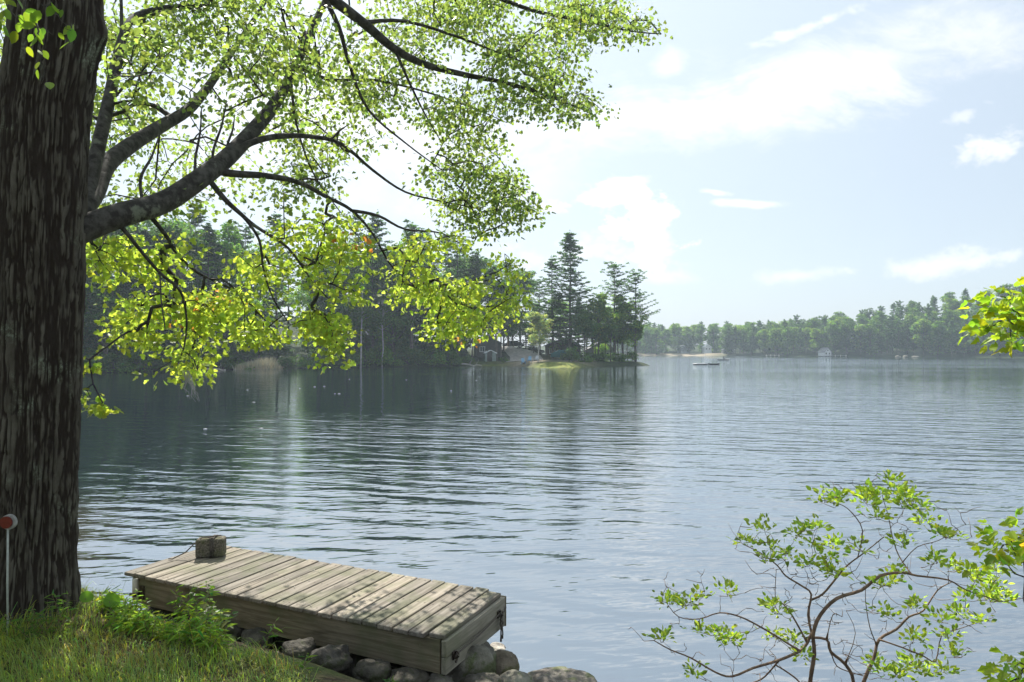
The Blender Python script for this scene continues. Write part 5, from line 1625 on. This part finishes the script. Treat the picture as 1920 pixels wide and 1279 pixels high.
tufts = [(210, 690), (330, 690), (180, 720), (270, 720), (340, 850), (430, 870), (510, 910), (480, 860), (150, 885), (570, 425), (680, 500), (680, 440), (760, 480), (800, 390), (850, 340), (1000, 190), (940, 200), (1010, 230), (1160, 200), (1270, 130), (1370, 180), (1200, 290), (1150, 240), (1230, 210), (1320, 200),
         (900, 430), (950, 480), (1000, 430), (1120, 440), (880, 520), (1010, 570), (970, 560), (1260, 600), (1300, 560), (1230, 630), (1330, 410), (1440, 310), (1480, 500), (1510, 370), (1570, 400), (1580, 540), (1640, 560), (1700, 600), (1780, 560), (1800, 660), (1830, 690), (1740, 690), (1650, 690), (1720, 640), (1770, 610),
         (1250, 760), (1400, 720), (1500, 790), (1600, 770), (1700, 800), (1560, 870), (1560, 960), (1540, 1040), (1380, 880), (1350, 1020), (1250, 1040), (1430, 1050), (1200, 1000), (320, 1050), (700, 860), (800, 890), (860, 960), (690, 740), (720, 760), (480, 660), (1150, 180), (1330, 240), (1300, 1060), (1390, 1000), (1180, 180), (1290, 170), (640, 340), (920, 330), (1420, 250)]
AT = []
for x, y in tufts:
    for q in range(2):
        AT.append(P(*cp(x + rng.uniform(-16, 16), y + rng.uniform(-16, 16)), 4.6 + rng.uniform(-.22, .22)))
bare = []
for q in range(420):       # leafless twiglets
    k_ = rng.integers(6, NT_S); p = NP[k_]
    bare.append(p + rng.normal(0, 1, 3) * [.12, .12, .05] + [0, 0, rng.uniform(.03, .2)])
allp = np.array(AT + bare)
for a in allp[np.argsort(np.min(np.linalg.norm(allp[:, None] - np.array(NP)[None], axis=2), axis=1))]:
    a_ = np.array(NP); d_ = np.linalg.norm(a_ - a, axis=1); j_ = int(np.argmin(d_ + .4 * np.clip(a_[:, 2] - a[2], 0, None)))
    p = branch_path(a_[j_], a, rng, 4, .07, -.05)
    ids = chain(p[1:], None, j_); CH.append([j_] + ids)
NPa = np.array(NP); fixed = np.array(NR)
mb = MB()
for ids in CH:
    r_ = np.where(fixed[ids] > 0, fixed[ids], .0018)
    if fixed[ids[-1]] == 0: r_ = np.linspace(.0026, .0011, len(ids))
    mb.tube(NPa[ids], r_, 8 if r_.max() > .006 else 4, cap=True)
mb.build('stems', M['shrub_bark'], shrub, SB)
mb = MB()
AT = np.array(AT); nl = 20
c_ = np.repeat(AT, nl, axis=0); n = len(c_)
q = rng.normal(size=(n, 3)); q[:, 2] = np.abs(q[:, 2]) * .8
c_ = c_ + q * .034
d = q + rng.normal(0, .3, (n, 3)); d[:, 2] += .25
leaves(mb, c_, d, .037, leafcols(n, (0.27, 0.38, 0.065), rng, .2, .08), OVATE, rng, None, .3, .3)
mb.build('leaves', M['leaf'], shrub, SB, smooth=False)

# ------------------------------------------------------------------ young maple just right of the view whose sprays reach in
YB = np.array([3.9, 3.6, 0.0]); YB[2] = gz1(YB[0], YB[1]) - .05
ym = thing('young_maple', 'young maple whose bright yellow-green leaves reach in from the right edge', 'tree', tuple(YB))
NP, NPar, NR, CH = [], [], [], []
ax = [YB, YB + [.02, .02, 1.0], YB + [-.03, 0, 2.0], YB + [0, .05, 3.2], YB + [.05, .05, 4.4]]
ids = chain(ax, [.035, .03, .025, .018, .008]); CH.append(ids)
AT = []
def pk(x, y, d, n, s):
    for q in range(n): AT.append(P(x + rng.normal(0, s), y + rng.normal(0, s), d + rng.uniform(-.2, .2)))
pk(1850, 603, 4.2, 2, 6); pk(1870, 598, 4.2, 2, 8); pk(1895, 560, 4.2, 5, 12); pk(1905, 590, 4.1, 5, 12); pk(1915, 620, 4.1, 4, 10); pk(1875, 552, 4.3, 2, 8); pk(1900, 645, 4.0, 1, 4); pk(1960, 590, 4.0, 8, 25)
pk(1870, 1028, 3.9, 2, 7); pk(1890, 1018, 3.9, 3, 7); pk(1910, 1030, 3.8, 3, 8); pk(1920, 985, 3.8, 2, 6); pk(1950, 1010, 3.8, 4, 15); pk(1860, 1045, 3.9, 1, 4)
pk(1905, 1268, 3.6, 3, 8); pk(1920, 1260, 3.6, 3, 8); pk(1895, 1280, 3.6, 2, 6)
for q in range(60): AT.append(YB + [rng.normal(0.3, .5), rng.normal(0, .5), rng.uniform(1.2, 4.6)])
AT = np.array([a for a in AT])
for a in AT[np.argsort(np.linalg.norm(AT[:, :2] - YB[:2], axis=1))]:
    a_ = np.array(NP); d_ = np.linalg.norm(a_ - a, axis=1); j_ = int(np.argmin(d_ + .3 * np.clip(a_[:, 2] - a[2], 0, None)))
    p = branch_path(a_[j_], a, rng, 5, .04, .08); ids = chain(p[1:], None, j_); CH.append([j_] + ids)
NPa = np.array(NP); fixed = np.array(NR)
mb = MB()
for ids in CH:
    r_ = fixed[ids] if fixed[ids[-1]] > 0 else np.linspace(.005, .0016, len(ids))
    mb.tube(NPa[ids], r_, 8 if r_.max() > .01 else 5)
mb.build('stems', M['limb'], ym, YB)
mb = MB()
c_ = np.repeat(AT, 12, axis=0); n = len(c_)
q = rng.normal(size=(n, 3)); c_ = c_ + q * [.07, .07, .035]
d = q * [1, 1, .3] + rng.normal(0, .3, (n, 3)); d[:, 2] -= .3
cl = leafcols(n, (0.24, 0.34, 0.03), rng, .16, .12); hot = rng.random(n) < .03; cl[hot] = leafcols(hot.sum(), (.45, .32, .05), rng)
leaves(mb, c_, d, .058, cl, MAPLE, rng, None, .2, .25)
mb.build('foliage', M['leaf'], ym, YB, smooth=False)

# ------------------------------------------------------------------ birch twig hanging into the top left corner
BB = np.array([-3.2, 2.6, 0.85]); BB[2] = gz1(-3.2, 2.6) - .05
bt = thing('young_birch', 'young birch whose hanging twig of oval leaves crosses the top of the trunk', 'tree', tuple(BB))
mb, mc = MB(), MB()
mb.tube([BB, BB + [.05, .1, 1.5], BB + [0, .2, 3.2], BB + [.1, .2, 4.6]], [.035, .03, .02, .008], 8)
def zp(x, y): return P(x / 6.39, y / 6.39, 3.0)
j0 = BB + np.array([.08, .2, 4.2])
st = [[j0, zp(250, -350), zp(330, 120), zp(440, 300), zp(520, 360), zp(610, 400)], [zp(440, 300), zp(470, 450), zp(480, 600), zp(490, 700), zp(540, 820), zp(528, 1010)],
      [j0, zp(420, -500), zp(560, -40), zp(640, 80), zp(690, 180), zp(780, 300), zp(840, 380)], [zp(640, 80), zp(560, 70), zp(500, 65)], [j0, zp(-100, -200), zp(150, 150), zp(240, 300)]]
lp = []
for s_ in st:
    s_ = np.array(s_); t_ = np.linspace(0, len(s_) - 1, 14)
    p = np.stack([np.interp(t_, range(len(s_)), s_[:, q]) for q in range(3)], 1); p += rng.normal(0, .004, p.shape)
    mb.tube(p, np.linspace(.004 if s_ is not st[1] else .0025, .0012, 14), 5)
for x, y in [(360, 435), (385, 625), (420, 745), (435, 865), (720, 410), (840, 530), (470, 220), (430, 200), (500, 470), (460, 500), (480, 600), (650, 90), (640, 110), (730, 200), (720, 160), (800, 340), (830, 320), (530, 650), (330, 200), (300, 170), (350, 160), (240, 240), (220, 190), (200, 330), (410, 330), (390, 290),
             (100, 380), (140, 420), (60, 200), (850, 400), (600, 460), (520, 950), (90, 150), (30, 300), (180, 60), (120, 30), (260, 60)]:
    lp.append(zp(x, y) + rng.normal(0, .02, 3) * [0, 1, 0])
lp = np.array(lp); n = len(lp)
d = rng.normal(0, .5, (n, 3)); d[:, 2] -= .8; d[:, 1] *= .4
nr_ = rng.normal(0, .6, (n, 3)); nr_[:, 1] -= .9
leaves(mc, lp - d * .018, d, .052, leafcols(n, (.13, .22, .03), rng, .15), OVATE, rng, nr_, .15, .1)
up = BB + np.array([.05, .2, 3.6]) + rng.normal(0, .45, (500, 3)) * [1, 1, 1.2]; up[:, 0] = np.minimum(up[:, 0], -2.55)
up = up[(up[:, 2] > H + 700 / F * up[:, 1]) | (up[:, 0] < -.80 * up[:, 1])]; d = rng.normal(0, .5, (len(up), 3)); d[:, 2] -= .6
leaves(mc, up, d, .052, leafcols(len(up), (.13, .22, .03), rng, .15), OVATE, rng, None, .15, .1)
mb.build('stems', M['limb'], bt, BB); mc.build('foliage', M['leaf'], bt, BB, smooth=False)

# ------------------------------------------------------------------ grass and weeds on the bank
rng = np.random.default_rng(31)
def blades(n, xr, yr, hmin, hmax, base_c, wid, dens=None, lean=1.1):
    x = rng.uniform(*xr, n); y = rng.uniform(*yr, n)
    s = lake_dist(x, y)
    s = plat_dist(x, y)
    keep = rng.random(n) < sstep(-.28, .12, s + .5 * (fbm(x * 2.2, y * 2.2, 7., 3) - .5))
    if dens is not None: keep &= rng.random(n) < dens(x, y)
    x, y = x[keep], y[keep]; n = len(x)
    z = ground_z(x, y) - .01
    cl_ = fbm(x * 3.0, y * 3.0, 4.4, 3)
    h = rng.uniform(hmin, hmax, n) * (.55 + .9 * cl_) * (.55 + .45 * sstep(0, .5, plat_dist(x, y)))
    a = rng.uniform(0, 6.283, n) * .7 + fbm(x * 1.5, y * 1.5, 9., 2) * 6
    ln = rng.uniform(.15, 1.0, n) * lean * h
    p0 = np.stack([x, y, z], 1); dr = np.stack([np.cos(a), np.sin(a), np.zeros(n)], 1)
    sd_ = np.stack([-np.sin(a), np.cos(a), np.zeros(n)], 1) * (wid * rng.uniform(.6, 1.4, n))[:, None]
    up_ = np.array([0, 0, 1.0])
    p1 = p0 + dr * (ln * .25)[:, None] + up_ * (h * .5)[:, None]
    p2 = p0 + dr * (ln * .7)[:, None] + up_ * (h * .85)[:, None]
    p3 = p0 + dr * (ln * 1.3)[:, None] + up_ * (h * (1 - .25 * (ln / h)))[:, None]
    v = np.stack([p0 - sd_, p0 + sd_, p1 + sd_ * .9, p1 - sd_ * .9, p2 + sd_ * .6, p2 - sd_ * .6, p3], 1).reshape(-1, 3)
    k = np.arange(n)[:, None] * 7
    cols = leafcols(n, base_c, rng, .22, .12)
    dry = rng.random(n) < .08 + .35 * sstep(.52, .62, fbm(x * 1.7 + 3, y * 1.7, 2., 3)); cols[dry] = leafcols(dry.sum(), (.26, .21, .09), rng, .2)
    return v, k, cols
mb = MB()
for args in [(60000, (-4.6, .4), (3.0, 5.9), .04, .12, (.24, .31, .09), .0019), (14000, (-7, 3), (.8, 3.2), .05, .14, (.17, .25, .05), .0030), (9000, (-9, -3.6), (3, 8), .08, .22, (.15, .23, .05), .0035)]:
    v, k, cols = blades(*args)
    b0 = mb.n
    mb.add(v, np.concatenate([k + [0, 1, 2, 3], k + [3, 2, 4, 5]]), np.concatenate([cols, cols]))
    mb.F.append((k + b0 + [5, 4, 6])); mb.C.append(cols)
for args in [(5000, (-4.6, .4), (3.0, 5.9), .14, .28, (.17, .26, .06), .0017), (5000, (-3.3, -1.2), (4.0, 5.6), .16, .32, (.24, .34, .07), .0018)]:
    v, k, cols = blades(*args, dens=lambda x, y: sstep(.45, .6, fbm(x * 2.6 + 9, y * 2.6, 5., 2)), lean=1.5)
    b0 = mb.n
    mb.add(v, np.concatenate([k + [0, 1, 2, 3], k + [3, 2, 4, 5]]), np.concatenate([cols, cols]))
    mb.F.append((k + b0 + [5, 4, 6])); mb.C.append(cols)
tag(mb.build('grass', M['grass'], None, (-1.5, 4, .85), smooth=False), 'tufted green grass with drier patches on the near bank', 'grass', kind='stuff')

def weed(kind, x, y, h, seed, label, group=None, tint=(.12, .21, .04)):
    rng = np.random.default_rng(seed)
    z = gz1(x, y) - .02
    t = thing('weed_plant', label, 'plant', (x, y, z), 0, group)
    ms, ml = MB(), MB()
    o = np.zeros(3); PPs, DDs = [], []
    for s_ in range(4 if kind != 'stalk' else 1):
        tip = o + [rng.normal(0, .28 * h), rng.normal(0, .28 * h), h * rng.uniform(.7, 1.05)]
        p = branch_path(o + rng.normal(0, .02, 3) * [1, 1, 0], tip, rng, 7, .03, .05)
        ms.tube(p, np.linspace(.0028, .001, 7), 4)
        m_ = 16 if kind == 'fine' else 12
        for q in range(m_):
            u_ = .15 + .85 * q / m_; i_ = min(5, int(u_ * 6)); c_ = p[i_] + (p[i_ + 1] - p[i_]) * (u_ * 6 - i_)
            a = q * 2.4 + rng.uniform(-.3, .3)
            PPs.append(c_); DDs.append([math.cos(a), math.sin(a), rng.uniform(.0, .6)])
    PPs, DDs = np.array(PPs), np.array(DDs, float)
    narrow = [np.array([(0, 0), (-.07, .2), (-.09, .5), (-.05, .8), (0, 1.0)])]
    leaves(ml, PPs, DDs, .07 if kind == 'long' else (.05 if kind == 'fine' else .065), leafcols(len(PPs), tint, rng, .15), narrow if kind != 'oval' else OVATE, rng, np.tile([0, 0, 1.0], (len(PPs), 1)) + rng.normal(0, .25, (len(PPs), 3)), .25, .45)
    ms.build('stem', M['grass'] if False else M['shrub_bark'], t); ml.build('leaves', M['leaf'], t, smooth=False)
    return t
def wpx(kind, px, py, d, h, seed, label, group=None, tint=(.12, .21, .04)):
    p = P(px, py, d); return weed(kind, p[0], p[1], h, seed, label, group, tint)
wpx('long', 372, 1200, 4.85, .40, 1, 'tall bright weed with arching leaves in front of the left half of the float')
wpx('oval', 392, 1195, 4.95, .36, 2, 'oval-leaved weed standing against the side of the float', None, (.11, .19, .05))
wpx('oval', 415, 1200, 4.85, .28, 3, 'low oval-leaved weed right of the tallest weed', None, (.11, .18, .06))
wpx('long', 345, 1195, 4.8, .30, 4, 'arching-leaved weed left of the tallest weed')
wpx('oval', 398, 1218, 4.6, .24, 5, 'low grey-green weed at the edge of the grass below the float', None, (.12, .17, .07))
wpx('stalk', 492, 1225, 4.55, .2, 6, 'single small weed sprig on the dark bank below the float')
wpx('stalk', 575, 1262, 4.2, .12, 7, 'tiny single sprout at the lower edge of the bank')
wpx('long', 735, 1274, 4.35, .10, 8, 'tuft of broad green blades under the right end of the float', None, (.09, .17, .05))
wpx('fine', 115, 1140, 4.3, .34, 9, 'feathery weed climbing against the right side of the trunk base', None, (.10, .19, .04))
wpx('fine', 95, 1145, 4.3, .26, 10, 'feathery weed against the middle of the trunk base', None, (.10, .19, .04))
wpx('fine', 60, 1150, 4.25, .2, 11, 'low feathery weed at the left of the trunk base', None, (.09, .17, .04))
rr = random.Random(8)
WD_ = []
for k_ in range(26):
    px_ = rr.uniform(190, 430); py_ = np.interp(px_, [190, 430], [1150, 1215]) + rr.uniform(-5, 25)
    d_ = 1.85 * F / (py_ - HOR); p = P(px_, py_, d_)
    WD_.append(weed(rr.choice(['long', 'fine', 'long']), p[0], p[1], rr.uniform(.12, .24), 200 + k_, 'arching-leaved weed in the sunny fringe between trunk and float', 'weeds along the edge of the bank', (.20, .31, .06)))
WD_.sort(key=lambda o: o.location.x / o.location.y)
for q, o in enumerate(WD_): o['label'] = 'arching-leaved weed in the sunny fringe, %s from the trunk towards the float' % ORD[q]
# two round young leaves on thin stalks by the trunk
for px_, py_, lb in ((160, 1122, 'broad round leaf on a thin stalk, the one close to the trunk'), (205, 1128, 'broad round leaf on a thin stalk, the one farther from the trunk')):
    p = P(px_, py_, 4.6); b0 = np.array([p[0] + .03, 4.6, gz1(p[0], 4.6) - .02])
    t = thing('round_leaf_sprout', lb, 'plant', tuple(b0))
    mb = MB(); mb.tube(branch_path(b0, p, rng, 5, .04), [.002] * 5, 4); mb.build('stalk', M['shrub_bark'], t, b0)
    mb = MB(); leaves(mb, p[None] + [[-.035, 0, .02]], np.array([[1, .2, -.3]]), .085, np.array([[.12, .25, .03]]), [np.array([(0, 0), (-.28, .05), (-.46, .35), (-.4, .7), (-.2, .92), (0, 1.0)])], rng, np.array([[.1, -.8, .5]]), .12, .1)
    mb.build('leaf', M['leaf'], t, b0, smooth=False)

# straw and needles lying on the deck
for k_, (px_, py_) in enumerate([(588, 1072), (540, 1100), (570, 1135)]):
    p = PZ(px_, py_, ZT + .006)
    mb = MB(); q0 = p + [-.05, .03, 0]
    mb.tube([q0, q0 + [.05, -.03, .004], q0 + [.10, -.02, .002], q0 + [.12, -.07, .003]], .0018, 4); mb.tube([q0 + [.03, -.05, 0], q0 + [.05, -.01, .004], q0 + [.04, .03, .003]], .0015, 4)
    tag(mb.build('dry_twig', M['dry_log'], None, p), ['dry pale twig on the deck, the farthest of three', 'dry curled twig on the deck, the left one of three', 'dry twig on the deck nearest the near edge'][k_], 'twig')
# specks floating on the still water
rr = random.Random(2)
for px_, py_ in [(590, 725), (608, 724), (562, 728), (628, 738), (636, 738), (464, 731), (352, 742), (655, 711), (476, 754), (490, 803), (762, 712), (846, 732), (893, 713), (385, 804)]:
    p = PZ(px_, py_, .012)
    mb = MB(); a_ = np.linspace(0, 6.283, 9)[:-1]; r_ = rr.uniform(.05, .09)
    mb.V.append(np.concatenate([np.stack([np.cos(a_) * r_, np.sin(a_) * r_ * .7, a_ * 0 + .004], 1), [[0, 0, .012]], np.stack([np.cos(a_) * r_, np.sin(a_) * r_ * .7, a_ * 0 - .01], 1)]) + p)
    mb.F.append(np.array([[i_, (i_ + 1) % 8, 8] for i_ in range(8)])); mb.C.append(np.ones((8, 3))); mb.F.append(np.array([[9 + i_, 9 + (i_ + 1) % 8, (i_ + 1) % 8, i_] for i_ in range(8)])); mb.C.append(np.ones((8, 3))); mb.n = 17
    tag(mb.build('floating_foam', M['white_plastic'], None, p), 'small pale fleck of foam floating on the dark still water', 'foam fleck', 'foam flecks on the still water')

# ------------------------------------------------------------------ the air over the lake
hz, nt = new_mat('haze_air')
pv = nt.n('ShaderNodeVolumePrincipled')
pv.inputs['Color'].default_value = (0.74, 0.88, 1.0, 1)
pv.inputs['Density'].default_value = 0.00036
pv.inputs['Anisotropy'].default_value = 0.35
ho = nt.n('ShaderNodeOutputMaterial')
nt.t.links.new(pv.outputs[0], ho.inputs['Volume'])
mb = MB()
mb.box((50, 190, 24), (700, 560, 76))
tag(mb.build('haze', hz, smooth=False), 'thin pale summer haze over the lake', 'haze', kind='stuff')
